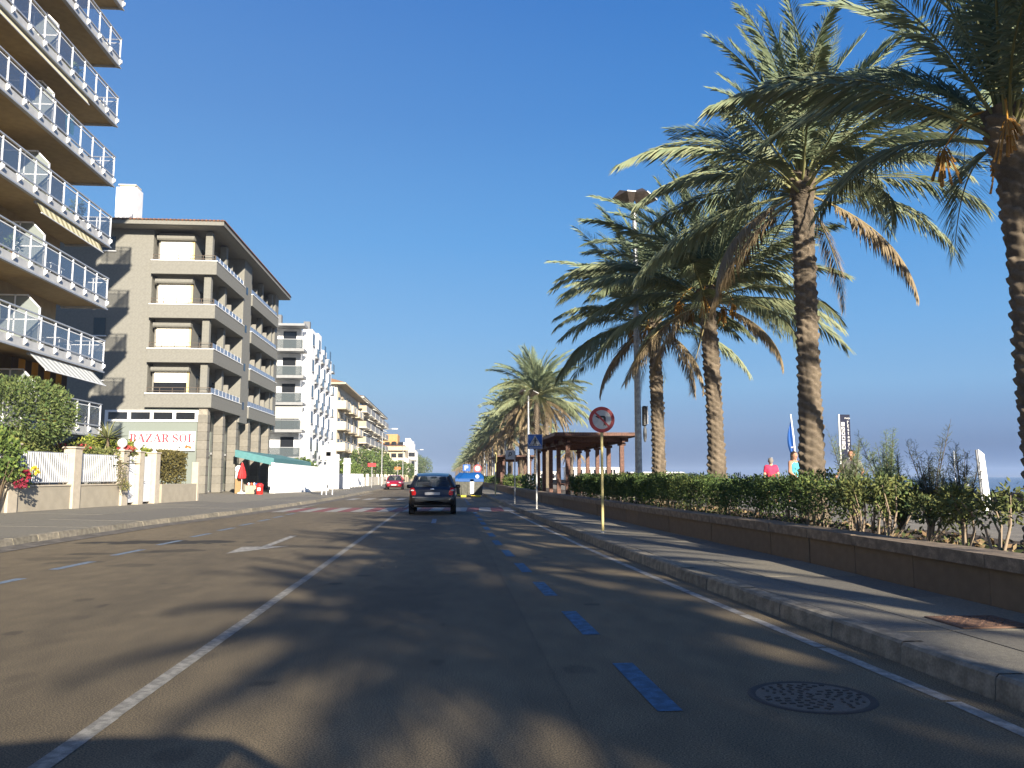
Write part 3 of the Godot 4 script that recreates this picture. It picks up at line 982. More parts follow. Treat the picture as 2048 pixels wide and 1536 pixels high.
func plants() -> void:
	var r := RandomNumberGenerator.new()
	r.seed = 77
	var dg := Color(0.045, 0.085, 0.022)
	var lg := Color(0.15, 0.19, 0.04)
	# clipped hedge over the wall, bush by bush
	var off := func(z: float) -> float: return wr(z) - 4.7
	var spots := []
	var z := -11.4
	var k := 0
	while z > -34.0:
		var l := 1.5 + r.randf() * 0.5
		var t := thing("hedge_bush", "clipped dark green hedge bush growing above the stone wall", "hedge", Vector3(wr(z) + 1.0, 0.5, z - l * 0.5), 0.0, "bushes of the hedge above the stone wall")
		var m := MB.new()
		var dense := 1.0 if z < -13.0 else 0.75
		hedge_run(m, 5.25, 6.25, 0.55, 1.28 + r.randf_range(-0.05, 0.04), z + 0.12, z - l - 0.12, int(3000 * l * dense), 0.053 if z > -20 else 0.07, dg, lg if k % 4 else Color(0.21, 0.22, 0.05), r, off)
		var f := wp("foliage", m, M.leaf, t)
		m = MB.new()
		for q in int(l * 5):
			var p := Vector3(wr(z) + r.randf_range(0.65, 1.5), 0.45, z - r.randf() * l)
			twigs(m, p, 2, 0.5, 0.16, 0.016, r)
		wp("stems", m, M.stem_pale, t)
		z -= l
		k += 1
	# bushes of the planted strip beyond the pergola
	for q in 9:
		var zz := -52.0 - q * 9.5
		var t := thing("round_bush", "clipped round bush on the wall beyond the wooden pergola", "bush", Vector3(wr(zz) + 0.95, 0.5, zz), 0.0, "clipped bushes beyond the pergola")
		var m := MB.new()
		foliage(m, Vector3(0, 0.42, 0), Vector3(0.75, 0.55, 2.2), 900, 0.16, 0.3, dg, lg, r, 0.6, 5)
		mi("foliage", m, M.leaf, t)
		m = MB.new()
		twigs(m, Vector3(0, -0.05, 0), 6, 0.5, 0.4, 0.025, r)
		mi("stems", m, M.stem, t)
	# young shrubs at the sparse end of the hedge
	for a in [[5.95, -10.9, 0.78, "young yellow-green shrub with several pale stems at the hedge end"], [6.0, -10.1, 0.55, "small leafy shrub on two leaning pale stems"], [6.05, -9.35, 0.72, "bushy shrub with yellow leaf tips on a bare grey stem"], [6.1, -8.85, 0.68, "thin shrub with one yellow tuft and a crooked branch"], [5.75, -11.3, 0.78, "yellow-green shrub beside the feathery tamarisks"]]:
		var t := thing("young_shrub", a[3], "shrub", Vector3(a[0], 0.5, a[1]), 0.0, "young shrubs at the sparse end of the hedge")
		var m := MB.new()
		var bare := MB.new()
		for q in 5:
			var d := Vector3(r.randf_range(-0.3, 0.3), 0, r.randf_range(-0.3, 0.3))
			var top := Vector3(d.x, a[2] * r.randf_range(0.6, 1.0), d.z)
			bare.tube([Vector3(d.x * 0.15, -0.05, d.z * 0.15), top * 0.5 + Vector3(0.04, 0, 0.03), top], [0.02, 0.014, 0.006], 5)
			foliage(m, top + Vector3(0, -0.02, 0), Vector3(0.19, 0.18, 0.19), 150, 0.07, 0.2, Color(0.05, 0.08, 0.025), Color(0.16, 0.165, 0.045), r, 0.2, 3)
		mi("stems", bare, M.stem_pale, t)
		mi("foliage", m, M.leaf, t)
	# feathery tamarisks
	for a in [[7.0, -14.0, 1.6, 0], [6.95, -12.7, 1.6, 1], [6.8, -12.1, 1.2, 2], [7.05, -11.7, 1.65, 3], [7.15, -11.1, 1.35, 4]]:
		var t := thing("tamarisk", ["feathery grey-green tamarisk beside the hand of the grey-shirted walker", "broad feathery tamarisk rising behind the yellow-green shrub", "low blue-green tamarisk between two taller ones", "dark bare-tipped tamarisk with open upright twigs", "thin dark tamarisk beside the white board"][a[3]], "shrub", Vector3(a[0], 0.48, a[1]), 0.0, "feathery tamarisks behind the hedge")
		var m := MB.new()
		m.colored = true
		var bare := MB.new()
		var cc: Color = [Color(0.15, 0.19, 0.09), Color(0.15, 0.20, 0.08), Color(0.09, 0.15, 0.09), Color(0.07, 0.085, 0.05), Color(0.06, 0.075, 0.045)][a[3]]
		for q in 13:
			var an := r.randf() * TAU
			var sp := r.randf_range(0.08, 0.42)
			var hh: float = a[2] * r.randf_range(0.55, 1.05)
			var e := Vector3(cos(an) * sp, hh, sin(an) * sp)
			var mid := Vector3(e.x * 0.35, hh * 0.5, e.z * 0.35)
			bare.tube([Vector3.ZERO, mid, e], [0.014, 0.009, 0.002], 4)
			for w in (80 if a[3] < 3 else 46):
				var s := r.randf_range(0.25, 1.0)
				var p := (mid * (s / 0.5) if s < 0.5 else mid.lerp(e, (s - 0.5) * 2.0))
				var d := (Vector3(r.randf_range(-1, 1), r.randf_range(0.2, 1.3), r.randf_range(-1, 1))).normalized()
				var ln := 0.20 * (1.15 - s * 0.8)
				m.col = cc * r.randf_range(0.7, 1.3)
				for g in 5:
					var dd := (d + rv(r) * 0.55).normalized()
					leaf(m, p + d * ln * g * 0.22, dd, ln * 0.6, 0.055, rv(r).cross(dd).normalized())
		mi("twigs", bare, M.stem, t)
		mi("foliage", m, M.leaf, t)
	# ground litter on the soil
	var gm := MB.new()
	gm.colored = true
	for q in 2600:
		var zz := r.randf_range(-26, -4)
		var p := Vector3(wr(zz) + r.randf_range(0.42, 2.2), 0.53, zz)
		gm.col = [Color(0.16, 0.10, 0.05), Color(0.22, 0.16, 0.08), Color(0.06, 0.08, 0.025), Color(0.10, 0.11, 0.03)][r.randi() % 4]
		var o := (rv(r) * Vector3(1, 0.5, 1) + Vector3(0, 0.25, 0)).normalized()
		leaf(gm, p, o, r.randf_range(0.05, 0.12), 0.25, rv(r).cross(o).normalized())
	var lit := mi("leaf_litter", gm, M.leaf, self)
	tag(lit, "dry leaves and weeds lying on the planter soil", "leaf litter")
	lit.set_meta("kind", "stuff")
	# ---- gardens on the side of the houses
	var t := thing("oleander_bush", "big rounded dark green bush above the white slatted fence", "bush", Vector3(-15.0, 0.3, -29.6))
	var m := MB.new()
	foliage(m, Vector3(0, 3.2, 0), Vector3(1.9, 1.25, 1.8), 15000, 0.13, 0.2, dg, Color(0.14, 0.17, 0.05), r, 0.6, 12)
	foliage(m, Vector3(-0.4, 2.1, 0.9), Vector3(1.5, 0.6, 1.2), 3200, 0.16, 0.28, Color(0.06, 0.10, 0.02), Color(0.22, 0.22, 0.05), r, 0.5, 6)
	mi("foliage", m, M.leaf, t)
	m = MB.new()
	twigs(m, Vector3(0, 0, 0), 9, 2.8, 1.0, 0.05, r)
	mi("stems", m, M.stem, t)
	t = thing("flowering_shrub", "green creeper with red and yellow flowers spilling over the garden wall", "shrub", Vector3(-13.75, 0.3, -26.6))
	m = MB.new()
	foliage(m, Vector3(-0.1, 1.7, 0), Vector3(0.75, 0.9, 0.9), 1500, 0.15, 0.3, Color(0.05, 0.10, 0.02), Color(0.15, 0.20, 0.04), r, 0.3, 7)
	foliage(m, Vector3(0.25, 1.05, -0.8), Vector3(0.35, 0.3, 0.5), 240, 0.12, 0.3, Color(0.05, 0.10, 0.02), Color(0.16, 0.20, 0.04), r, 0.3, 4)
	foliage(m, Vector3(0.2, 1.2, -0.1), Vector3(0.5, 0.35, 0.5), 300, 0.13, 0.3, Color(0.05, 0.10, 0.02), Color(0.16, 0.20, 0.04), r, 0.3, 4)
	mi("foliage", m, M.leaf, t)
	m = MB.new()
	foliage(m, Vector3(0.55, 1.12, -0.45), Vector3(0.17, 0.13, 0.18), 70, 0.09, 0.45, Color(0.26, 0.015, 0.03), Color(0.34, 0.02, 0.05), r, 0.2, 4)
	foliage(m, Vector3(0.6, 0.85, -0.1), Vector3(0.2, 0.15, 0.22), 70, 0.09, 0.45, Color(0.16, 0.012, 0.03), Color(0.26, 0.015, 0.04), r, 0.2, 4)
	mi("red_flowers", m, M.leaf, t)
	m = MB.new()
	foliage(m, Vector3(0.45, 1.27, -1.25), Vector3(0.14, 0.12, 0.14), 60, 0.09, 0.45, Color(0.65, 0.45, 0.02), Color(0.7, 0.55, 0.05), r, 0.2, 3)
	mi("yellow_flowers", m, M.leaf, t)
	m = MB.new()
	twigs(m, Vector3.ZERO, 7, 1.6, 0.6, 0.03, r)
	mi("stems", m, M.stem, t)
	t = thing("flower_bed", "strip of low plants with red geraniums behind the white fence", "flower bed", Vector3(-14.2, 0.3, -31.5))
	m = MB.new()
	for q in 14:
		foliage(m, Vector3(-0.1 + q * 0.09, 1.95 + r.randf_range(-0.08, 0.08), 2.4 - q * 0.48), Vector3(0.45, 0.3, 0.4), 170, 0.12, 0.3, Color(0.07, 0.10, 0.025), Color(0.20, 0.20, 0.06), r, 0.3, 3)
	mi("foliage", m, M.leaf, t)
	m = MB.new()
	for q in [[0.3, 2.12, 0.5], [0.55, 2.15, -0.5], [1.15, 2.2, -2.9], [1.2, 2.15, -3.2]]:
		foliage(m, Vector3(q[0], q[1], q[2]), Vector3(0.28, 0.13, 0.25), 90, 0.08, 0.45, Color(0.40, 0.02, 0.03), Color(0.5, 0.10, 0.09), r, 0.2, 3)
	mi("red_flowers", m, M.leaf, t)
	m = MB.new()
	for q in 10:
		twigs(m, Vector3(-0.1 + q * 0.12, 0, 2.2 - q * 0.62), 2, 1.8, 0.25, 0.02, r)
	mi("stems", m, M.stem, t)
	t = thing("yellow_shrub", "yellow-green shrub in front of the bazaar sign", "shrub", Vector3(-14.4, 0.3, -37.5))
	m = MB.new()
	foliage(m, Vector3(-0.7, 1.8, 0.6), Vector3(1.9, 1.0, 1.3), 7500, 0.12, 0.28, Color(0.10, 0.15, 0.02), Color(0.27, 0.28, 0.04), r, 0.5, 11)
	foliage(m, Vector3(0.0, 1.75, -0.4), Vector3(1.3, 0.9, 1.1), 5000, 0.12, 0.28, Color(0.09, 0.14, 0.02), Color(0.24, 0.27, 0.04), r, 0.5, 9)
	mi("foliage", m, M.leaf, t)
	m = MB.new()
	twigs(m, Vector3(-0.4, 0, 0.3), 7, 1.9, 0.9, 0.035, r)
	twigs(m, Vector3(0.7, 0, -0.3), 5, 1.9, 0.7, 0.035, r)
	mi("stems", m, M.stem, t)
	t = thing("yucca", "spiky strap-leaved yucca behind the white globe lamps", "plant", Vector3(-13.55, 0.3, -34.2))
	m = MB.new()
	m.colored = true
	for head in [Vector3(0, 1.55, 0.6), Vector3(0.25, 1.5, 0.1), Vector3(-0.3, 2.6, -0.6), Vector3(0.1, 1.6, -0.9)]:
		for q in 46:
			var an := r.randf() * TAU
			var el := r.randf_range(-0.1, 1.35)
			var d := Vector3(cos(an) * cos(el), sin(el), sin(an) * cos(el))
			m.col = Color(0.11, 0.14, 0.05).lerp(Color(0.24, 0.23, 0.10), r.randf())
			leaf(m, head, d, r.randf_range(0.6, 0.95), 0.035, d.cross(Vector3.UP).cross(d).normalized())
	mi("blades", m, M.leaf, t)
	m = MB.new()
	m.tube([Vector3(0, 0, 0), Vector3(0, 1.6, 0.6)], [0.06, 0.05], 6)
	m.tube([Vector3(0, 0, -0.2), Vector3(-0.3, 2.6, -0.6)], [0.07, 0.05], 6)
	m.tube([Vector3(0.1, 0, 0), Vector3(0.25, 1.5, 0.1)], [0.05, 0.04], 6)
	m.tube([Vector3(0.1, 0, -0.2), Vector3(0.1, 1.6, -0.9)], [0.05, 0.04], 6)
	mi("stem", m, M.stem, t)
	t = thing("vine", "thin dry vine trailing over the end of the white slatted fence", "vine", Vector3(-12.85, 0.9, -33.5))
	m = MB.new()
	foliage(m, Vector3(0.12, 0.55, 0.1), Vector3(0.16, 0.6, 0.5), 260, 0.075, 0.22, Color(0.06, 0.08, 0.02), Color(0.17, 0.15, 0.06), r, 0.1, 5)
	foliage(m, Vector3(0.2, 0.1, -0.2), Vector3(0.16, 0.28, 0.4), 160, 0.10, 0.2, Color(0.10, 0.12, 0.03), Color(0.22, 0.18, 0.07), r, 0.1, 4)
	mi("foliage", m, M.leaf, t)
	m = MB.new()
	for q in 9:
		m.tube([Vector3(0.02, 1.1, r.randf_range(-0.4, 0.4)), Vector3(0.14, 0.6, r.randf_range(-0.5, 0.5)), Vector3(0.2, 0.05, r.randf_range(-0.5, 0.3))], [0.007, 0.006, 0.004], 4)
	mi("stems", m, M.stem, t)
	t = thing("cypress_hedge", "tall clipped hedge, browned on its sunny side, beside the bazaar", "hedge", Vector3(-13.2, 0.25, -39.6))
	m = MB.new()
	hedge_run(m, -1.2, 0.55, 0.75, 2.15, 1.5, -1.6, 11000, 0.13, Color(0.085, 0.072, 0.02), Color(0.15, 0.125, 0.035), r, null, 0.0)
	for q in 3200:                                        # the dry brown face
		var p := Vector3(r.randf_range(-1.15, 0.3), r.randf_range(0.75, 2.1), 1.56 + r.randf_range(-0.05, 0.06))
		if sin(p.x * 5.0) * 0.2 + p.y * 0.35 + r.randf() * 0.4 > 1.05: continue
		m.col = Color(0.17, 0.075, 0.02).lerp(Color(0.24, 0.12, 0.035), r.randf())
		var o := (rv(r) + Vector3(0, 0.3, 0.8)).normalized()
		leaf(m, p, o, r.randf_range(0.08, 0.13), 0.25, rv(r).cross(o).normalized())
	mi("foliage", m, M.leaf, t)
	m = MB.new()
	for q in 8:
		twigs(m, Vector3(r.randf_range(-1, 0.4), 0, r.randf_range(-1.4, 1.3)), 3, 1.6, 0.2, 0.03, r)
	mi("stems", m, M.stem, t)
	# trees and hedges further up the street
	for a in [[-13.5, -77, 1.5, 1.5, "dark shrub behind the white terrace wall under the white apartment block"], [-14.5, -112, 2.2, 2.2, "green hedge tree before the cream apartment block"], [-13.2, -128, 3.1, 2.4, "broad green garden tree below the cream balconies"], [-12.2, -140, 3.4, 2.4, "tall rounded garden tree behind the cream garden wall"], [-11.9, -152, 3.0, 2.2, "dense tree beside the grey street lamp"], [-10.8, -176, 2.6, 2.2, "street tree before the orange-topped block"], [-9.6, -196, 2.4, 2.0, "low tree beside the red street sign"]]:
		t = thing("garden_tree", a[4], "tree", Vector3(a[0], 0.2, a[1]), 0.0, "garden trees up the street")
		m = MB.new()
		foliage(m, Vector3(0, a[2], 0), Vector3(a[3], a[2] * 0.75, a[3] * 1.6), 1700, 0.34, 0.3, Color(0.04, 0.075, 0.02), Color(0.12, 0.16, 0.04), r, 0.5, 10)
		mi("crown", m, M.leaf, t)
		m = MB.new()
		m.tube([Vector3.ZERO, Vector3(0.05, a[2] * 0.5, 0), Vector3(0, a[2], 0)], [0.16, 0.12, 0.06], 7)
		twigs(m, Vector3(0, a[2] * 0.4, 0), 5, a[2] * 0.5, 0.9, 0.05, r)
		mi("trunk", m, M.stem, t)
	for a in [[-13.0, -250, 5.2, "tall pine at the far end of the house row"], [-10.5, -285, 4.6, "far conical pine behind the street lamp head"], [-9.4, -330, 4.8, "hazy pine where the street ends"], [-12.0, -300, 5.0, "bushy pine behind the far white house"]]:
		t = thing("pine_tree", a[3], "tree", Vector3(a[0], 0.1, a[2 - 1]), 0.0, "pines at the far end of the street")
		m = MB.new()
		foliage(m, Vector3(0, a[2], 0), Vector3(3.0, a[2] * 0.8, 5.0), 1800, 0.5, 0.22, Color(0.05, 0.08, 0.035), Color(0.12, 0.15, 0.06), r, 0.4, 12)
		mi("crown", m, M.leaf, t)
		m = MB.new()
		m.tube([Vector3.ZERO, Vector3(0, a[2] * 1.5, 0)], [0.25, 0.06], 7)
		mi("trunk", m, M.stem, t)

# ------------------------------------------------------------------ the apartment block with glazed balconies
func balcony_block() -> void:
	var t := thing("apartment_building", "tan apartment block with stacked glass-railed white balconies behind the garden fence", "building", Vector3(-19, 0.25, -30))
	var m := MB.new()
	m.bx(-26, 0.2, -37.6, -17.5, 27, -6)
	wp("wall", m, M.b_wall, t)
	var xo := -15.6
	var z1 := -38.0
	var z0 := -14.0
	for f in 8:
		var rail := 4.6 + 2.87 * f - 0.02
		var fl := rail - 1.12                             # floor of the balcony
		m = MB.new()
		m.bx(-17.5, fl - 0.2, z1 + 0.05, xo - 0.025, fl, z0)
		m.bx(-17.5, fl - 0.2, z1, xo - 0.025, fl - 0.02, z1 + 0.05)
		var slab := wp("balcony_slab", m, M.soffit, t)
		m = MB.new()
		m.bx(xo - 0.02, fl - 0.34, z1 - 0.02, xo + 0.10, fl + 0.03, z0)
		m.bx(-17.5, fl - 0.30, z1 - 0.06, xo - 0.02, fl + 0.03, z1 - 0.003)
		wp("fascia", m, M.slab_edge, slab)
		m = MB.new()
		m.bx(xo + 0.10, fl - 0.36, z1 - 0.04, xo + 0.16, fl - 0.30, z0)
		wp("gutter_rail", m, M.grey_rail, slab)
		m = MB.new()
		m.bx(xo + 0.06, rail - 0.05, z1 - 0.06, xo + 0.14, rail, z0)
		m.bx(-17.4, rail - 0.05, z1 - 0.10, xo + 0.06, rail, z1 - 0.03)
		var hr := wp("hand_rail", m, M.grey_rail, t)
		m = MB.new()
		m.bx(xo + 0.07, rail - 0.20, z1 - 0.04, xo + 0.115, rail - 0.165, z0)
		m.bx(-17.4, rail - 0.22, z1 - 0.08, xo + 0.06, rail - 0.185, z1 - 0.04)
		wp("lower_rail", m, M.white_rail, hr)
		m = MB.new()
		m.bx(xo + 0.07, fl + 0.10, z1 - 0.04, xo + 0.13, fl + 0.16, z0)
		wp("bottom_rail", m, M.grey_rail, hr)
		var k := 0
		while true:                                       # posts, brackets and panes
			var z := z1 + 0.03 + k * 1.152
			if z > -15.2: break
			m = MB.new()
			m.bx(xo + 0.075, fl - 0.05, z - 0.025, xo + 0.125, rail - 0.05, z + 0.025)
			var post := wp("post", m, M.white_rail, hr)
			m = MB.new()
			m.prism(PackedVector2Array([Vector2(0.0, -0.20), Vector2(0.10, -0.10), Vector2(0.11, 0.02), Vector2(0.0, 0.02)]), -0.04, 0.04, Vector3(xo + 0.102, fl, z))
			wp("bracket", m, M.white_rail, post)
			m = MB.new()
			m.bx(xo + 0.092, fl + 0.165, z + 0.03, xo + 0.10, rail - 0.21, z + 1.122)
			wp("pane", m, M.rail_glass, hr)
			k += 1
		for q in 2:
			m = MB.new()
			var x := xo - 0.55 - q * 0.85
			m.bx(x - 0.025, fl, z1 - 0.075, x + 0.025, rail - 0.05, z1 - 0.03)
			wp("post", m, M.white_rail, hr)
		m = MB.new()
		m.bx(-17.38, fl + 0.12, z1 - 0.06, xo + 0.05, rail - 0.23, z1 - 0.052)
		wp("end_pane", m, M.rail_glass, hr)
		if f < 7:                                         # frosted screens between neighbours, with a cut corner
			for z in [-32.4, -24.6, -17.0]:
				var top := 1.95
				m = MB.new()
				m.prism(PackedVector2Array([Vector2(0.03, 0.03), Vector2(1.77, 0.03), Vector2(1.77, top - 0.5), Vector2(1.3, top - 0.04), Vector2(0.03, top - 0.04)]), -0.006, 0.006, Vector3(-17.45, fl, z))
				var sc := wp("screen", m, M.frosted, t)
				m = MB.new()
				for e in [[Vector2(1.78, 0.0), Vector2(1.78, top - 0.5)], [Vector2(1.78, top - 0.5), Vector2(1.3, top)], [Vector2(1.3, top), Vector2(0.0, top)], [Vector2(0.0, 1.0), Vector2(1.78, 1.0)], [Vector2(0.85, 0.0), Vector2(0.85, top)]]:
					var a := Vector3(-17.45 + e[0].x, fl + e[0].y, z)
					var b := Vector3(-17.45 + e[1].x, fl + e[1].y, z)
					var d := (b - a).normalized()
					m.box((a + b) * 0.5, Vector3((b - a).length() + 0.05, 0.05, 0.05), Basis(d, Vector3.BACK.cross(d), Vector3.BACK))
				wp("screen_frame", m, M.white_rail, sc)
			for z in [-35.2, -29.4, -27.2, -21.0]:                          # balcony doors
				m = MB.new()
				m.bx(-17.49, fl, z - 0.9, -17.44, fl + 2.1, z + 0.9)
				var dr := wp("door", m, M.white_rail, t)
				for s in 2:
					m = MB.new()
					m.bx(-17.445, fl + 0.1, z - 0.82 + s * 0.84, -17.43, fl + 2.0, z - 0.02 + s * 0.84)
					wp("pane", m, M.window_dark, dr)
	# furniture that shows through the rails
	for a in [[2, -29.6, "white plastic chair on the third-floor balcony by the frosted screen"], [2, -34.4, "white folding table on the balcony one floor above the grey awning"], [1, -35.5, "white folding table behind the rails above the grey awning"]]:
		var fl: float = 4.58 + 2.87 * a[0] - 1.12
		if a[2].contains("chair"):
			var c := thing("balcony_chair", a[2], "chair", Vector3(-16.3, fl, a[1]))
			m = MB.new()
			m.bbox(Vector3(0, 0.43, 0), Vector3(0.45, 0.04, 0.45), 0.01)
			mi("seat", m, M.white_rail, c)
			m = MB.new()
			m.bbox(Vector3(-0.22, 0.68, 0), Vector3(0.04, 0.45, 0.44), 0.01)
			mi("backrest", m, M.white_rail, c)
			for s in 4:
				m = MB.new()
				m.rod(Vector3(0.2 * (1 if s % 2 else -1), 0, 0.2 * (1 if s < 2 else -1)), Vector3(0.18 * (1 if s % 2 else -1), 0.42, 0.18 * (1 if s < 2 else -1)), 0.018)
				mi("leg", m, M.white_rail, c)
		else:
			var c := thing("folding_table", a[2], "table", Vector3(-16.4, fl, a[1]))
			m = MB.new()
			m.bbox(Vector3(0, 0.72, 0), Vector3(0.75, 0.035, 1.2), 0.01)
			mi("table_top", m, M.white_rail, c)
			for s in 4:
				m = MB.new()
				m.rod(Vector3(0.3 * (1 if s % 2 else -1), 0, 0.5 * (1 if s < 2 else -1)), Vector3(0.3 * (1 if s % 2 else -1), 0.71, 0.45 * (1 if s < 2 else -1)), 0.018)
				mi("leg", m, M.white_rail, c)
	for a in [[4, -30.2, 1.1, M.sign_blue, "blue towel hung behind the rail of an upper balcony"], [4, -33.6, 0.7, M.shirt_blue, "turquoise cloth hung behind the rail near the building corner"], [1, -29.0, 0.9, M.awning_cream, "cream towel hung behind the rail above the round bush"]]:
		var y: float = 4.58 + 2.87 * a[0] - 0.03
		var tw := thing("towel", a[4], "towel", Vector3(-15.5, y, a[1]), 0.0, "towels on the balcony rails")
		m = MB.new()
		var rows := []
		for q in 9:
			var row := PackedVector3Array()
			for s in 5:
				row.append(Vector3(-0.055 + 0.015 * sin(q * 1.4 + s * 0.5), -0.03 - s * 0.17, (q / 8.0 - 0.5) * a[2]))
			rows.append(row)
		m.sheet(rows)
		mi("cloth", m, a[3], tw)
	for a in [[3, -35.6, "leafy pot plant on a middle balcony near the building corner"], [2, -30.8, "leafy pot plant beside the white balcony chair"], [5, -34.6, "leafy pot plant on an upper balcony"]]:
		var fl: float = 4.58 + 2.87 * a[0] - 1.12
		var pp := thing("pot_plant", a[2], "plant", Vector3(-16.0, fl, a[1]), 0.0, "pot plants on the balconies")
		m = MB.new()
		m.lathe([Vector2(0.0, 0.0), Vector2(0.13, 0.0), Vector2(0.18, 0.3), Vector2(0.16, 0.31), Vector2(0.0, 0.28)], 12)
		mi("pot", m, M.tile_pale, pp)
		m = MB.new()
		foliage(m, Vector3(0, 0.65, 0), Vector3(0.32, 0.4, 0.32), 220, 0.14, 0.25, Color(0.05, 0.09, 0.02), Color(0.14, 0.18, 0.05), rng, 0.2, 5)
		mi("foliage", m, M.leaf, pp)
	# awnings: strips of cloth on a roller
	for a in [[1, -37.0, -31.6, 0.62, 0.62, M.awning_white, M.awning_grey, "grey and white striped awning let down over the lowest balcony"], [3, -37.0, -31.4, 0.20, 0.42, M.awning_cream, M.awning_olive, "narrow cream and olive striped awning under a middle balcony"], [5, -35.0, -25.0, 0.10, 0.24, M.awning_cream, M.awning_cream, "rolled cream awning under an upper balcony"]]:
		var y: float = 4.58 + 2.87 * a[0] - 1.12 - 0.36
		var w := thing("awning", a[7], "awning", Vector3(-15.6, y, a[1]), 0.0, "awnings of the balcony block")
		m = MB.new()
		m.rod(Vector3(-15.62, y - 0.06, a[1]), Vector3(-15.62, y - 0.06, a[2]), 0.06, 8)
		wp("roller", m, M.grey_rail, w)
		var n := int((a[2] - a[1]) / 0.22)
		for k in n:
			m = MB.new()
			var za: float = lerpf(a[1], a[2], k / float(n))
			var zb: float = lerpf(a[1], a[2], (k + 1) / float(n))
			var p := [Vector3(-15.56, y - 0.05, zb), Vector3(-15.56, y - 0.05, za), Vector3(-15.56 + a[3], y - 0.05 - a[4], za), Vector3(-15.56 + a[3], y - 0.05 - a[4], zb)]
			m.quad(p[0], p[3], p[2], p[1])
			m.quad(p[0] - Vector3(0, 0.008, 0), p[1] - Vector3(0, 0.008, 0), p[2] - Vector3(0, 0.008, 0), p[3] - Vector3(0, 0.008, 0))
			wp("stripe", m, a[5] if k % 2 else a[6], w)
		m = MB.new()
		m.rod(Vector3(-15.56 + a[3], y - 0.06 - a[4], a[1]), Vector3(-15.56 + a[3], y - 0.06 - a[4], a[2]), 0.025, 6)
		wp("front_bar", m, M.white_rail, w)
	var cu := thing("striped_curtain", "orange and dark brown striped curtain closing the lowest balcony", "curtain", Vector3(-16.9, 3.46, -34))
	for k in 9:
		m = MB.new()
		var za := -37.4 + k * 0.52
		var rows := []
		for q in 5:
			var zz := za + q * 0.13
			var x := -16.75 + 0.04 * sin(q * PI / 2.0)
			rows.append(PackedVector3Array([Vector3(x, 3.48, zz), Vector3(x, 5.95, zz)]))
		m.sheet(rows)
		wp("stripe", m, M.orange_cloth if k % 2 else M.dark_cloth, cu)

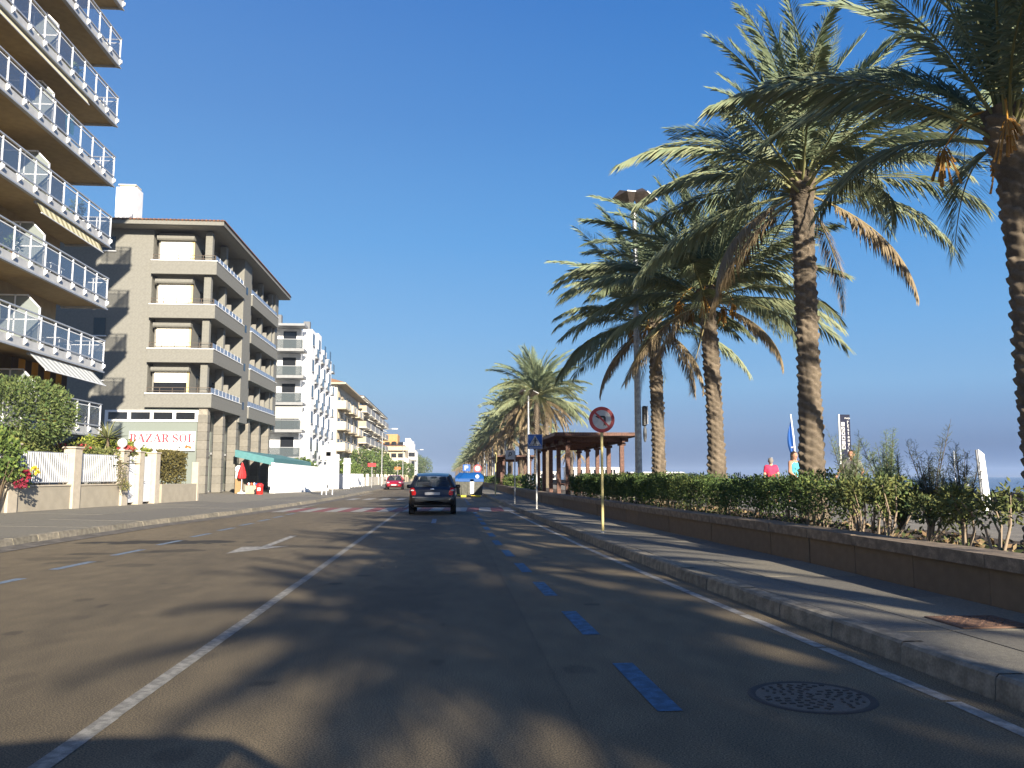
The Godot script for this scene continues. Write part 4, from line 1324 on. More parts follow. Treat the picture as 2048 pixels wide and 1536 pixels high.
# ------------------------------------------------------------------ the taupe block with the bazaar
func bazaar_block() -> void:
	var t := thing("apartment_building", "taupe apartment block with tiled roof and bazaar sign on its ground floor", "building", Vector3(-19, 0.3, -60))
	var m := MB.new()
	m.bx(-30, 0.2, -75.0, -19.4, 17.5, -54.35)
	m.bx(-19.4, 5.75, -75.0, -16.9, 17.5, -55.6)
	m.bx(-19.4, 0.2, -74.9, -16.5, 5.75, -55.0)
	var wall := wp("wall", m, M.taupe, t)
	for a in [[-22.9, 10.4, 0.75, 1.15], [-22.6, 16.0, 0.8, 0.95], [-22.9, 7.5, 0.75, 1.15]]:      # small windows of the side wall
		m = MB.new()
		m.bx(a[0], a[1], -54.352, a[0] + a[2], a[1] + a[3], -54.33)
		var wn := wp("window", m, M.window_dark, t)
		m = MB.new()
		m.bx(a[0] - 0.08, a[1] - 0.07, -54.35, a[0] + a[2] + 0.08, a[1], -54.24)
		wp("sill", m, M.white_wall, wn)
	m = MB.new()                                            # the solid bay between the two rows of balconies
	m.bx(-16.9, 5.3, -63.9, -15.3, 17.5, -61.6)
	wp("stair_bay", m, M.taupe, t)
	m = MB.new()
	m.bx(-16.9, 5.3, -75.0, -15.5, 17.5, -73.7)
	wp("end_bay", m, M.taupe, t)
	for f in 5:
		for q in 2:
			m = MB.new()
			var y := 5.9 + 2.9 * f + 0.4
			if y > 16.6: continue
			m.bx(-15.305, y, -62.9 - q * 0.0 + 0.15, -15.28, y + 0.55, -62.9 + 0.65)
			if q == 0: wp("slit_window", m, M.window_dark, wall)
	for f in 4:
		var sill := 6.62 + 2.9 * f
		var lo := sill - 0.84
		m = MB.new()
		m.bx(-19.4, lo, -75.0, -15.45, lo + 0.2, -54.25)
		var slab := wp("balcony_slab", m, M.taupe_b, t)
		m = MB.new()                                         # parapet
		m.bx(-19.35, lo - 0.03, -54.22, -15.2, sill, -53.98)
		m.bx(-15.44, lo - 0.03, -61.55, -15.2, sill, -54.22)
		wp("parapet", m, M.taupe, slab)
		m = MB.new()
		m.bx(-15.44, lo - 0.03, -73.65, -15.2, sill, -63.95)
		m.bx(-16.9, lo - 0.03, -63.94, -15.44, sill, -63.9)
		wp("parapet", m, M.taupe, slab)
		m = MB.new()                                         # white cap
		m.bx(-19.38, sill, -54.27, -15.16, sill + 0.05, -53.94)
		m.bx(-15.46, sill, -61.58, -15.16, sill + 0.05, -54.27)
		m.bx(-15.46, sill, -73.68, -15.16, sill + 0.05, -63.94)
		wp("cap", m, M.white_wall, slab)
		m = MB.new()                                         # thin rail along the side
		for y in [0.18, 0.40]:
			m.bx(-19.3, sill + y, -54.12, -15.3, sill + y + 0.03, -54.09)
		for k in 6:
			m.bx(-19.3 + k * 0.79, sill + 0.05, -54.12, -19.265 + k * 0.79, sill + 0.43, -54.09)
		wp("rail", m, M.brown_rail, slab)
		for k in 8:
			var z := -54.3 - k * 0.9
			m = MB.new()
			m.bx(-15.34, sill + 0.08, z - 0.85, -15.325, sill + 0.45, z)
			var pn := wp("rail_pane", m, M.sky_tint_glass, slab)
			m = MB.new()
			m.bx(-15.35, sill + 0.05, z - 0.885, -15.31, sill + 0.5, z - 0.855)
			wp("rail_post", m, M.grey_rail, pn)
		for k in 10:
			var z := -64.1 - k * 0.95
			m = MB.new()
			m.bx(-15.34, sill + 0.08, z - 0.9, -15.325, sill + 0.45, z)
			wp("rail_pane", m, M.sky_tint_glass, slab)
		for z in [-54.55, -58.0]:                            # square columns
			m = MB.new()
			m.bbox(Vector3(-15.85, sill - 0.64 + 1.35, z), Vector3(0.46, 2.7, 0.46), 0.03)
			wp("column", m, M.taupe, t)
		for z in [-65.4, -69.4, -73.2]:
			m = MB.new()
			m.bbox(Vector3(-15.85, sill - 0.64 + 1.35, z), Vector3(0.4, 2.7, 0.4), 0.03)
			wp("column", m, M.taupe, t)
		for z in [-59.8, -67.5, -71.4]:
			m = MB.new()
			m.bx(-16.9, lo + 0.2, z - 0.08, -15.7, lo + 2.05, z + 0.08)
			wp("partition", m, M.taupe_b, t)
		m = MB.new()                                         # corner room: window with its white roller blind and hood
		m.bx(-19.2, lo + 0.2, -55.6, -16.9, lo + 2.9, -54.75)
		wp("bay_wall", m, M.taupe_b, t)
		m = MB.new()
		var down: float = [0.75, 0.08, 0.2, 0.05][f]
		m.bx(-19.05, sill + 0.05 + down, -54.74, -17.0, sill + 1.5, -54.66)
		var bl := wp("roller_blind", m, M.blind, t)
		m = MB.new()
		m.bx(-17.0, sill + 0.05, -54.74, -16.86, sill + 1.5, -54.64)
		wp("blind_edge", m, M.blind_edge, bl)
		for k in 11:
			var y := sill + 0.15 + down + k * 0.13
			if y > sill + 1.45: break
			m = MB.new()
			m.bx(-19.04, y, -54.665, -17.01, y + 0.118, -54.645)
			wp("slat", m, M.blind, bl)
		m = MB.new()
		m.bx(-19.1, sill - 0.6, -54.742, -17.0, sill + 0.05 + down, -54.73)
		wp("window", m, M.window_dark, t)
		m = MB.new()
		m.prism(PackedVector2Array([Vector2(0, 0), Vector2(0.35, -0.02), Vector2(0.42, 0.06), Vector2(0.42, 0.24), Vector2(0, 0.24)]), -19.2, -16.8, Vector3(0, sill + 1.52, -54.74), Basis(Vector3(0, 0, 1), Vector3(0, 1, 0), Vector3(1, 0, 0)))
		wp("blind_hood", m, M.taupe, t)
		for z in [-56.9, -60.6, -66.5, -70.4]:               # balcony doors of the street side
			m = MB.new()
			m.bx(-16.905, lo + 0.2, z - 0.55, -16.87, lo + 2.25, z + 0.55)
			wp("door", m, M.window_dark, t)
	# eaves and tiled roof
	m = MB.new()
	m.bx(-30, 17.48, -76.0, -14.75, 17.62, -53.3)
	wp("soffit", m, M.taupe_b, t)
	m = MB.new()
	m.bx(-30, 17.5, -53.28, -14.75, 17.78, -53.18)
	m.bx(-14.74, 17.5, -76.0, -14.64, 17.78, -53.18)
	wp("eaves_board", m, M.taupe, t)
	m = MB.new()
	var e := [Vector3(-30, 17.78, -53.1), Vector3(-14.55, 17.78, -53.1), Vector3(-14.55, 17.78, -76.1), Vector3(-30, 17.78, -76.1)]
	var ri := [Vector3(-30, 20.1, -62), Vector3(-23.2, 20.1, -62), Vector3(-23.2, 20.1, -67.5), Vector3(-30, 20.1, -67.5)]
	m.quad(e[0], e[1], ri[1], ri[0])
	m.quad(e[1], e[2], ri[2], ri[1])
	m.quad(e[2], e[3], ri[3], ri[2])
	m.quad(ri[0], ri[1], ri[2], ri[3])
	var roof := wp("roof", m, M.tile_roof_b, t)
	for k in 62:                                            # rows of barrel tiles, side slope
		var x := -14.75 - k * 0.25
		var f := clampf((-14.55 - x) / 8.65, 0, 1)
		m = MB.new()
		m.tube([Vector3(x, 17.80, -53.14), Vector3(x, 17.80 + 2.32 * f, -53.14 - 8.9 * f)], [0.075, 0.075], 7)
		wp("tile_row", m, M.tile_roof if k % 3 else M.tile_roof_b, roof)
	for k in 90:
		var z := -53.3 - k * 0.25
		var f := clampf(minf((-53.1 - z) / 8.9, (z + 76.1) / 8.6), 0, 1)
		m = MB.new()
		m.tube([Vector3(-14.58, 17.80, z), Vector3(-14.58 - 8.65 * f, 17.80 + 2.32 * f, z)], [0.075, 0.075], 6)
		wp("tile_row", m, M.tile_roof if k % 3 else M.tile_roof_b, roof)
	m = MB.new()
	m.bx(-22.3, 17.9, -56.3, -20.95, 20.6, -55.2)
	var ch := wp("chimney", m, M.white_wall, t)
	m = MB.new()
	m.bx(-22.1, 20.6, -56.15, -21.15, 20.75, -55.35)
	m.bx(-22.2, 20.75, -56.25, -21.05, 20.83, -55.25)
	wp("chimney_cap", m, M.cream_white, ch)
	# ground floor: stone columns block by block, glass between
	for k in 6:
		var z := -54.5 - k * 3.6
		for b in 9:
			m = MB.new()
			m.bbox(Vector3(-15.75, 0.28 + 0.56 * (b + 0.5), z), Vector3(0.62, 0.545, 0.62), 0.02)
			wp("stone_block", m, M.stone_block if (b + k) % 2 else M.stone_block_b, t)
		m = MB.new()
		m.bx(-16.03, 0.28, z - 0.28, -15.47, 5.76, z + 0.28)
		wp("column_core", m, M.mortar, t)
		if k == 5: continue
		for y in 2:
			m = MB.new()
			m.bx(-16.48, 0.4 + y * 2.6, z - 3.2, -16.44, 2.85 + y * 2.7, z - 0.4)
			wp("shop_pane", m, M.shop_glass, t)
		m = MB.new()
		m.bx(-16.45, 2.86, z - 3.25, -16.2, 3.0, z - 0.35)
		m.bx(-16.45, 0.27, z - 3.25, -16.38, 0.4, z - 0.35)
		wp("shop_transom", m, M.grey_paint, t)
	m = MB.new()                                            # shop window of the side wall
	m.bx(-21.8, 0.6, -54.34, -16.1, 5.2, -54.30)
	m.bx(-19.4, 0.3, -54.97, -16.1, 5.7, -54.34)
	var sw := wp("shop_window", m, M.shop_glass, t)
	m = MB.new()
	m.bx(-21.85, 4.85, -54.3, -16.05, 4.98, -54.22)
	m.bx(-21.85, 5.45, -54.3, -16.05, 5.58, -54.22)
	m.bx(-21.85, 0.3, -54.3, -21.73, 4.85, -54.22)
	for k in 5:
		m.bx(-21.85 + k * 1.4, 4.98, -54.3, -21.65 + k * 1.4, 5.45, -54.22)
	wp("frame", m, M.white_wall, sw)
	m = MB.new()
	m.bx(-21.7, 4.99, -54.298, -16.1, 5.44, -54.29)
	wp("transom_light", m, M.window_dark, sw)
	# bazaar sign: raised red letters on a white board
	var sg := thing("shop_sign", "white bazaar sign board with raised red letters on the taupe block", "sign", Vector3(-18.2, 3.6, -54.15))
	m = MB.new()
	m.bbox(Vector3(0, 0, 0), Vector3(4.1, 1.25, 0.08), 0.015)
	mi("board", m, M.white_wall, sg)
	letters(sg, "BAZAR SOL", 0.52, Vector3(0, 0.17, 0.05), M.red_letter, "droid_serif", true)
	m = MB.new()
	m.prism(blot(0.13, 9), 0.0, 0.02, Vector3(1.72, -0.38, 0.042), Basis.IDENTITY)
	m.prism(blot(0.11, 5), 0.0, 0.02, Vector3(1.52, -0.36, 0.042), Basis.IDENTITY)
	mi("fruit_mark", m, M.orange_letter, sg)
	m = MB.new()
	m.prism(blot(0.07, 3), 0.0, 0.02, Vector3(1.1, -0.4, 0.042), Basis.IDENTITY)
	m.prism(blot(0.05, 4), 0.0, 0.02, Vector3(0.85, -0.36, 0.042), Basis.IDENTITY)
	mi("dark_mark", m, M.dark_trim, sg)
	# goods before the shop
	var um := thing("parasol", "closed red parasol on a white foot before the shop", "parasol", Vector3(-13.6, 0.24, -56.0))
	m = MB.new()
	m.lathe([Vector2(0.28, 0), Vector2(0.28, 0.05), Vector2(0.06, 0.14), Vector2(0.03, 0.3)], 14)
	mi("foot", m, M.white_rail, um)
	m = MB.new()
	m.rod(Vector3(0, 0.1, 0), Vector3(0, 2.05, 0), 0.025)
	mi("pole", m, M.white_rail, um)
	m = MB.new()
	var rows := []
	for q in 6:
		var row := PackedVector3Array()
		for s in 24:
			var a := TAU * s / 24
			var rr: float = [0.02, 0.09, 0.15, 0.2, 0.24, 0.22][q] * (1.0 + 0.22 * cos(a * 6))
			row.append(Vector3(cos(a) * rr, 2.05 - q * 0.21, -sin(a) * rr))
		rows.append(row)
	m.sheet(rows, true, true)
	mi("canopy", m, M.red_cloth, um)
	var bn := thing("litter_bin", "red cylindrical bin with white patch outside the shop", "bin", Vector3(-12.2, 0.21, -55.0))
	m = MB.new()
	m.lathe([Vector2(0.0, 0.0), Vector2(0.22, 0.0), Vector2(0.23, 0.55), Vector2(0.25, 0.57), Vector2(0.25, 0.63), Vector2(0.2, 0.66), Vector2(0.12, 0.72), Vector2(0.0, 0.73)], 18)
	mi("body", m, M.red_plastic, bn)
	m = MB.new()
	m.bbox(Vector3(0, 0.33, 0.222), Vector3(0.2, 0.2, 0.02), 0.006)
	mi("patch", m, M.white_wall, bn)
	for a in [[-13.9, -56.6, M.carton, "brown cardboard box beside the shop column", 0.45, 1.0], [-13.0, -56.3, M.cream, "cream crate of goods beside the red parasol", 0.75, 0.55]]:
		var cr := thing("goods_crate", a[3], "crate", Vector3(a[0], le(a[0]), a[1]))
		m = MB.new()
		m.bbox(Vector3(0, a[5] * 0.5, 0), Vector3(a[4], a[5], 0.5), 0.015)
		mi("box", m, a[2], cr)
		if a[4] > 0.6:
			for q in 7:
				m = MB.new()
				m.ball(Vector3(-0.28 + q * 0.09, 0.62 + 0.03 * (q % 2), 0.1 * (1 if q % 2 else -1)), Vector3(0.07, 0.1, 0.07), 7, 5)
				mi("goods", m, [M.red_plastic, M.white_wall, M.sign_blue, M.orange_letter][q % 4], cr)
	var pl := thing("poster_stand", "white round-topped poster stand beside the shop column", "sign", Vector3(-13.95, le(-13.95) + 1.0, -56.6))
	m = MB.new()
	m.prism(blot(0.25, 0), -0.02, 0.02, Vector3(0, 0.62, 0))
	m.bx(-0.2, 0.0, -0.02, 0.2, 0.45, 0.02)
	mi("board", m, M.white_wall, pl)

func blot(r: float, sd: int) -> PackedVector2Array:
	var p := PackedVector2Array()
	for k in 12:
		var a := TAU * k / 12
		var q := r * (1.0 + (0.35 * sin(a * 2.0 + sd) + 0.2 * sin(a * 3.0 + sd * 2) if sd else 0.0))
		p.append(Vector2(cos(a) * q, sin(a) * q * (0.75 if sd else 1.0)))
	return p

func letters(parent: Node3D, text: String, hh: float, at: Vector3, m: Material, font := "droid_sans", bold := false, depth := 0.02, turn := Basis.IDENTITY) -> void:
	var tm := TextMesh.new()
	var f := SystemFont.new()
	f.font_names = PackedStringArray(["Droid Serif" if font == "droid_serif" else "Droid Sans"])
	f.font_weight = 700 if bold else 400
	tm.font = f
	tm.text = text
	tm.font_size = 32
	tm.pixel_size = hh / 24.0
	tm.depth = depth
	var o := mi("lettering", tm, m, parent, at)
	o.basis = turn

# ------------------------------------------------------------------ the blocks further up the street
func far_blocks() -> void:
	# white block with stepped bays
	var t := thing("apartment_building", "bright white apartment block with grey balconies and stepped bays", "building", Vector3(-20, 0.2, -98))
	var m := MB.new()
	m.bx(-32, 0.2, -107, -19.2, 17.6, -87.6)
	m.bx(-19.2, 0.2, -107, -16.0, 17.2, -89.6)
	wp("wall", m, M.white_wall, t)
	for f in 5:
		var y := 3.4 + 2.85 * f
		m = MB.new()
		m.bx(-19.15, y - 0.3, -89.6, -15.3, y, -87.5)
		var s := wp("balcony_slab", m, M.grey_paint, t)
		m = MB.new()
		m.bx(-19.1, y + 0.02, -87.58, -15.5, y + 0.95, -87.54)
		m.bx(-15.56, y + 0.02, -89.5, -15.52, y + 0.95, -87.58)
		wp("rail_glass", m, M.dim_glass, s)
		m = MB.new()
		m.bx(-19.1, y + 0.95, -87.6, -15.45, y + 1.0, -87.52)
		wp("hand_rail", m, M.grey_rail, s)
		m = MB.new()
		m.bx(-17.9, y, -89.598, -16.5, y + 2.15, -89.57)
		wp("door", m, M.window_dark, t)
		if f == 1:
			m = MB.new()
			m.quad(Vector3(-19.1, y + 2.4, -87.6), Vector3(-15.3, y + 2.4, -87.6), Vector3(-15.3, y + 1.1, -87.3), Vector3(-19.1, y + 1.1, -87.3))
			m.quad(Vector3(-19.1, y + 1.1, -87.31), Vector3(-15.3, y + 1.1, -87.31), Vector3(-15.3, y + 2.4, -87.61), Vector3(-19.1, y + 2.4, -87.61))
			wp("awning", m, M.awning_grey, t)
	m = MB.new()
	m.bx(-19.2, 17.2, -89.6, -15.3, 17.45, -87.4)
	wp("canopy", m, M.grey_paint, t)
	for b in 4:                                             # bays of the street side step forward one after another
		var z := -90.6 - b * 4.3
		m = MB.new()
		m.bx(-16.0, 0.3, z - 2.3, -15.0, 17.4 - 0.5 * b + (0.8 if b == 1 else 0.0), z)
		var bay := wp("bay", m, M.white_wall, t)
		for f in 5:
			var y := 3.4 + 2.85 * f
			m = MB.new()
			m.bx(-15.0, y + 0.9, z - 1.6, -14.985, y + 2.2, z - 0.5)
			var w := wp("window", m, M.window_dark, bay)
			m = MB.new()
			m.bx(-15.0, y + 0.8, z - 1.7, -14.9, y + 0.88, z - 0.4)
			wp("sill", m, M.grey_paint, w)
			m = MB.new()
			m.prism(PackedVector2Array([Vector2(-1.0, 0), Vector2(0.2, 0.0), Vector2(0.2, 0.22), Vector2(-1.0, 0.22)]), -1.7, 0.0, Vector3(-15.0, y - 0.3, z - 2.31))
			wp("balcony_slab", m, M.grey_paint, t)
			m = MB.new()
			m.bx(-14.85, y - 0.08, z - 3.9, -14.81, y + 0.85, z - 2.4)
			wp("rail_glass", m, M.dim_glass, t)
			m = MB.new()
			m.bx(-16.0, y, z - 3.8, -15.98, y + 2.1, z - 2.5)
			wp("door", m, M.window_dark, t)
	for a in [[-18.8, -89.2], [-16.4, -93.0], [-21, -90]]:
		m = MB.new()
		m.bx(a[0], 17.4, a[1] - 0.7, a[0] + 0.7, 18.7, a[1])
		wp("vent", m, M.grey_dark, t)
	# cream block with orange roof
	t = thing("apartment_building", "cream apartment block with blank white gable and orange tiled roof", "building", Vector3(-20, 0.2, -131))
	m = MB.new()
	m.bx(-32, 0.2, -146, -15.9, 14.4, -118.5)
	wp("wall", m, M.cream_white, t)
	m = MB.new()
	m.bx(-32, 0.3, -118.5, -16.3, 14.3, -118.3)
	wp("gable", m, M.white_wall, t)
	m = MB.new()
	m.quad(Vector3(-32, 14.6, -117.4), Vector3(-14.6, 14.6, -117.4), Vector3(-20, 16.6, -124), Vector3(-32, 16.6, -124))
	m.quad(Vector3(-14.6, 14.6, -117.4), Vector3(-14.6, 14.6, -147), Vector3(-20, 16.6, -140), Vector3(-20, 16.6, -124))
	wp("roof", m, M.tile_pale, t)
	m = MB.new()
	m.bx(-32, 14.38, -147, -14.6, 14.6, -117.4)
	wp("eaves", m, M.cream_b, t)
	for f in 4:
		var y := 2.2 + 3.0 * f
		for b in 3:
			var z := -119 - b * 9.0
			m = MB.new()
			m.bx(-15.9, y - 0.25, z - 7.0, -14.7, y, z)
			var s := wp("balcony_slab", m, M.cream_b, t)
			m = MB.new()
			m.bx(-15.9, y, z - 0.1, -14.7, y + 0.95, z)
			m.bx(-14.8, y, z - 3.2, -14.7, y + 0.95, z - 0.1)
			m.bx(-14.8, y, z - 7.0, -14.7, y + 0.95, z - 5.2)
			wp("parapet", m, M.cream_white, s)
			m = MB.new()
			m.bx(-14.77, y + 0.05, z - 5.2, -14.74, y + 0.95, z - 3.2)
			wp("rail", m, M.dim_glass, s)
			for q in 2:
				m = MB.new()
				m.bx(-15.9, y + 0.05, z - 2.6 - q * 3.4, -15.88, y + 2.2, z - 0.8 - q * 3.4)
				wp("door", m, M.window_dark, t)
				m = MB.new()
				m.bx(-15.87, y + 1.5, z - 2.65 - q * 3.4, -15.8, y + 2.3, z - 0.75 - q * 3.4)
				wp("shutter", m, M.cream_b, t)
	# long cream block
	t = thing("apartment_building", "long cream block with many stacked balconies beyond the orange roof", "building", Vector3(-20, 0.2, -178))
	m = MB.new()
	m.bx(-34, 0.2, -206, -16.2, 15.4, -149)
	wp("wall", m, M.cream_b, t)
	m = MB.new()
	m.bx(-34, 15.4, -206.5, -15.2, 15.7, -148.5)
	wp("eaves", m, M.cream_white, t)
	m = MB.new()
	m.quad(Vector3(-34, 15.7, -148.4), Vector3(-15.1, 15.7, -148.4), Vector3(-21, 17.1, -154), Vector3(-34, 17.1, -154))
	m.quad(Vector3(-15.1, 15.7, -148.4), Vector3(-15.1, 15.7, -206.6), Vector3(-21, 17.1, -200), Vector3(-21, 17.1, -154))
	wp("roof", m, M.tile_roof, t)
	for f in 5:
		var y := 1.9 + 2.8 * f
		for b in 6:
			var z := -150 - b * 9.3
			m = MB.new()
			m.bx(-16.2, y - 0.22, z - 8.0, -14.8, y, z)
			var s := wp("balcony_slab", m, M.cream_white, t)
			m = MB.new()
			m.bx(-14.9, y, z - 8.0, -14.8, y + 1.0, z)
			wp("parapet", m, M.grey_paint if f > 0 else M.cream_b, s)
			m = MB.new()
			m.bx(-16.2, y, z - 0.08, -14.9, y + 1.0, z)
			wp("end_rail", m, M.cream, s)
			m = MB.new()
			m.bx(-16.2, y, z - 6.5, -16.18, y + 2.1, z - 1.5)
			wp("door", m, M.window_dark, t)
			if (b + f) % 2 == 0:
				m = MB.new()
				m.hexa([Vector3(-16.1, y + 2.1, z - 1.0), Vector3(-14.6, y + 1.5, z - 1.0), Vector3(-14.6, y + 1.5, z - 6.5), Vector3(-16.1, y + 2.1, z - 6.5), Vector3(-16.1, y + 2.25, z - 1.0), Vector3(-14.6, y + 1.56, z - 1.0), Vector3(-14.6, y + 1.56, z - 6.5), Vector3(-16.1, y + 2.25, z - 6.5)])
				wp("awning", m, M.awning_white, t)
	# stepped cream block with orange penthouse
	t = thing("apartment_building", "stepped cream block with orange penthouse and terraces", "building", Vector3(-16, 0.2, -222))
	for a in [[-30, -10.3, 0.1, 6.0, M.cream_white], [-30, -11.2, 6.0, 9.2, M.cream_b]]:
		m = MB.new()
		m.bx(a[0], a[2], -232, a[1], a[3], -215)
		wp("wall", m, a[4], t)
	m = MB.new()
	m.bx(-22, 9.2, -226, -13.3, 12.3, -216.5)
	wp("penthouse", m, M.orange_wall, t)
	m = MB.new()
	m.bx(-14.6, 9.3, -216.49, -13.8, 10.4, -216.4)
	wp("window", m, M.window_dark, t)
	m = MB.new()
	m.hexa([Vector3(-30, 9.2, -214.6), Vector3(-11, 9.2, -214.6), Vector3(-11, 9.2, -217), Vector3(-30, 9.2, -217), Vector3(-30, 9.3, -214.6), Vector3(-11, 9.3, -214.6), Vector3(-13, 9.9, -216.4), Vector3(-30, 9.9, -216.4)])
	wp("pent_roof", m, M.tile_roof, t)
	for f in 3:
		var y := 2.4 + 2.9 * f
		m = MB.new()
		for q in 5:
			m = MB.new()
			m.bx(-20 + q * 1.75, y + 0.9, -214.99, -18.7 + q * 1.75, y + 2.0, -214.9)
			wp("window", m, M.window_dark, t)  # dark panels standing in for the shade inside open loggias, no real windows
		m = MB.new()
		m.bx(-20.5, y - 0.2, -214.9, -10.2 + 0.5 * f - 1.0, y + 0.85, -213.8)
		wp("parapet", m, M.cream_white if f % 2 else M.cream_b, t)
	t = thing("apartment_building", "small white terraced block behind the stepped cream one", "building", Vector3(-12, 0.2, -245))
	for a in [[-14, -9.4, 0.1, 8.8, -240], [-14.5, -10.3, 8.8, 11.2, -241], [-12.6, -11.2, 11.2, 12.4, -242]]:
		m = MB.new()
		m.bx(a[0], a[2], -256, a[1], a[3], a[4])
		wp("wall", m, M.white_wall, t)
	for f in 3:
		m = MB.new()
		m.bx(-11.5, 1.6 + 2.7 * f, -239.99, -9.6, 2.9 + 2.7 * f, -239.9)
		wp("window", m, M.window_dark, t)
		m = MB.new()
		m.bx(-12.5, 0.6 + 2.7 * f, -239.9, -8.9, 1.4 + 2.7 * f, -238.6)
		wp("balcony", m, M.cream_white, t)
	t = thing("apartment_building", "distant pale block low over the end of the street", "building", Vector3(-13, 0.2, -380))
	m = MB.new()
	m.bx(-30, 0.1, -400, -11, 7.5, -360)
	wp("wall", m, M.cream_white, t)
	m = MB.new()
	m.bx(-30.4, 7.5, -400.4, -10.6, 7.8, -359.6)
	wp("roof", m, M.tile_pale, t)
	for k in 4:
		m = MB.new()
		m.bx(-13.5 - k * 3.0, 3.2, -359.99, -12.2 - k * 3.0, 5.2, -359.9)
		wp("window", m, M.window_dark, t)

func plot_lines() -> void:
	# garden wall with piers and slatted panels
	var A := Vector3(-14.3, 0.15, -24.2)
	var B := Vector3(-12.2, 0.15, -41.2)
	var d := (B - A).normalized()
	var nrm := Vector3(-d.z, 0, d.x)
	if nrm.x < 0: nrm = -nrm
	var bas := Basis(d, Vector3.UP, d.cross(Vector3.UP))
	var at := func(z: float) -> Vector3: return A + d * ((z - A.z) / d.z)
	var f := thing("garden_fence", "cream garden wall with piers and white vertical slats", "fence", at.call(-31.0))
	var ps := [-24.4, -27.4, -30.9, -34.25]
	for k in ps.size():
		var m := MB.new()
		m.bbox(at.call(ps[k]) + Vector3(0, 1.05, 0), Vector3(0.5, 2.3, 0.42), 0.02, bas)
		var pier := wp("pier", m, M.pier_cream, f)
		m = MB.new()
		m.bbox(at.call(ps[k]) + Vector3(0, 2.24, 0), Vector3(0.6, 0.07, 0.52), 0.02, bas)
		wp("cap", m, M.pier_cream, pier)
		if k == 3: break
		var a: Vector3 = at.call(ps[k]) + d * 0.26
		var b: Vector3 = at.call(ps[k + 1]) - d * 0.26
		var l := (b - a).length()
		m = MB.new()
		m.bbox((a + b) * 0.5 + Vector3(0, 0.40, 0), Vector3(l, 0.95, 0.26), 0.015, bas)
		wp("low_wall", m, M.low_wall, f)
		m = MB.new()
		m.box((a + b) * 0.5 + Vector3(0, 0.905, 0), Vector3(l, 0.05, 0.32), bas)
		wp("wall_cap", m, M.pier_cream, f)
		m = MB.new()
		m.box((a + b) * 0.5 + Vector3(0, 1.02, 0), Vector3(l, 0.05, 0.05), bas)
		m.box((a + b) * 0.5 + Vector3(0, 2.02, 0), Vector3(l, 0.05, 0.05), bas)
		wp("rails", m, M.grey_rail, f)
		var sl := MB.new()
		sl.bbox(Vector3(0, 0, 0), Vector3(0.06, 0.98, 0.02), 0.005, bas)
		var mesh := sl.commit()
		var n := int(l / 0.125)
		for q in n:
			var o := wp("slat", mesh, M.white_rail, f)
			o.position += a + d * (l * (q + 0.5) / n) + Vector3(0, 1.52, 0) + nrm * 0.03
	var m := MB.new()
	m.bbox((at.call(-37.4) + at.call(-41.2)) * 0.5 + Vector3(0, 0.40, 0), Vector3(3.6, 0.95, 0.26), 0.015, bas)
	wp("low_wall", m, M.low_wall, f)
	m = MB.new()
	m.bbox(at.call(-41.2) + Vector3(0, 0.9, 0), Vector3(0.2, 2.0, 0.3), 0.015, bas)
	wp("end_post", m, M.pier_cream, f)
	# entrance: two gates hung between piers with globes
	var zs := [-34.25, -35.55, -36.95]
	for k in 3:
		var p: Vector3 = at.call(zs[k])
		if k > 0:
			var e := thing("gate_pier", ["", "slim cream gate pier carrying the clean white globe", "slim cream gate pier before the browned hedge"][k], "pier", p)
			m = MB.new()
			m.bbox(Vector3(0, 1.05, 0), Vector3(0.42, 2.3, 0.4), 0.02, bas)
			mi("shaft", m, M.pier_cream, e)
			m = MB.new()
			m.bbox(Vector3(0, 2.22, 0), Vector3(0.5, 0.06, 0.48), 0.02, bas)
			mi("cap", m, M.pier_cream, e)
			var g := thing("garden_gate", ["", "white sheet gate leaf next to the slatted fence", "white sheet gate leaf beside the browned hedge"][k], "gate", (p + at.call(zs[k - 1])) * 0.5)
			m = MB.new()
			m.bbox(Vector3(0, 1.1, 0), Vector3(0.8, 1.9, 0.05), 0.01, bas)
			mi("leaf", m, M.white_wall, g)
			m = MB.new()
			m.rod(Vector3(0.03, 1.0, 0.3), Vector3(0.12, 1.0, 0.3), 0.02)
			mi("handle", m, M.grey_dark, g)
		var lt := thing("globe_lamp", ["white globe lamp on the pier that ends the slatted fence", "clean white globe lamp on the middle gate pier", "smudged globe lamp on the gate pier by the browned hedge"][k], "lamp", p + Vector3(0, 2.25, 0), 0.0, "globe lamps on the gate piers")
		m = MB.new()
		m.lathe([Vector2(0.11, 0), Vector2(0.11, 0.04), Vector2(0.05, 0.07), Vector2(0.05, 0.13)], 12)
		mi("base", m, M.white_rail, lt)
		m = MB.new()
		m.ball(Vector3(0, 0.29, 0), Vector3(0.19, 0.19, 0.19), 18, 12)
		mi("globe", m, M.globe, lt)
	# terrace: white wall and teal canopy
	var w := thing("terrace_wall", "bright white terrace wall before the teal canopy", "wall", Vector3(-11.3, 0.2, -65))
	m = MB.new()
	m.hexa([Vector3(-12.35, 0.18, -59.0), Vector3(-12.1, 0.18, -59.0), Vector3(-10.15, 0.16, -70.5), Vector3(-10.35, 0.16, -70.5), Vector3(-12.35, 2.32, -59.0), Vector3(-12.1, 2.32, -59.0), Vector3(-10.15, 2.1, -70.5), Vector3(-10.35, 2.1, -70.5)])
	wp("panel", m, M.white_wall, w)
	m = MB.new()
	m.hexa([Vector3(-12.4, 0.18, -58.95), Vector3(-12.0, 0.18, -58.95), Vector3(-10.0, 0.15, -70.6), Vector3(-10.4, 0.15, -70.6), Vector3(-12.4, 0.42, -58.95), Vector3(-12.0, 0.42, -58.95), Vector3(-10.0, 0.39, -70.6), Vector3(-10.4, 0.39, -70.6)])
	wp("plinth", m, M.white_wall, w)
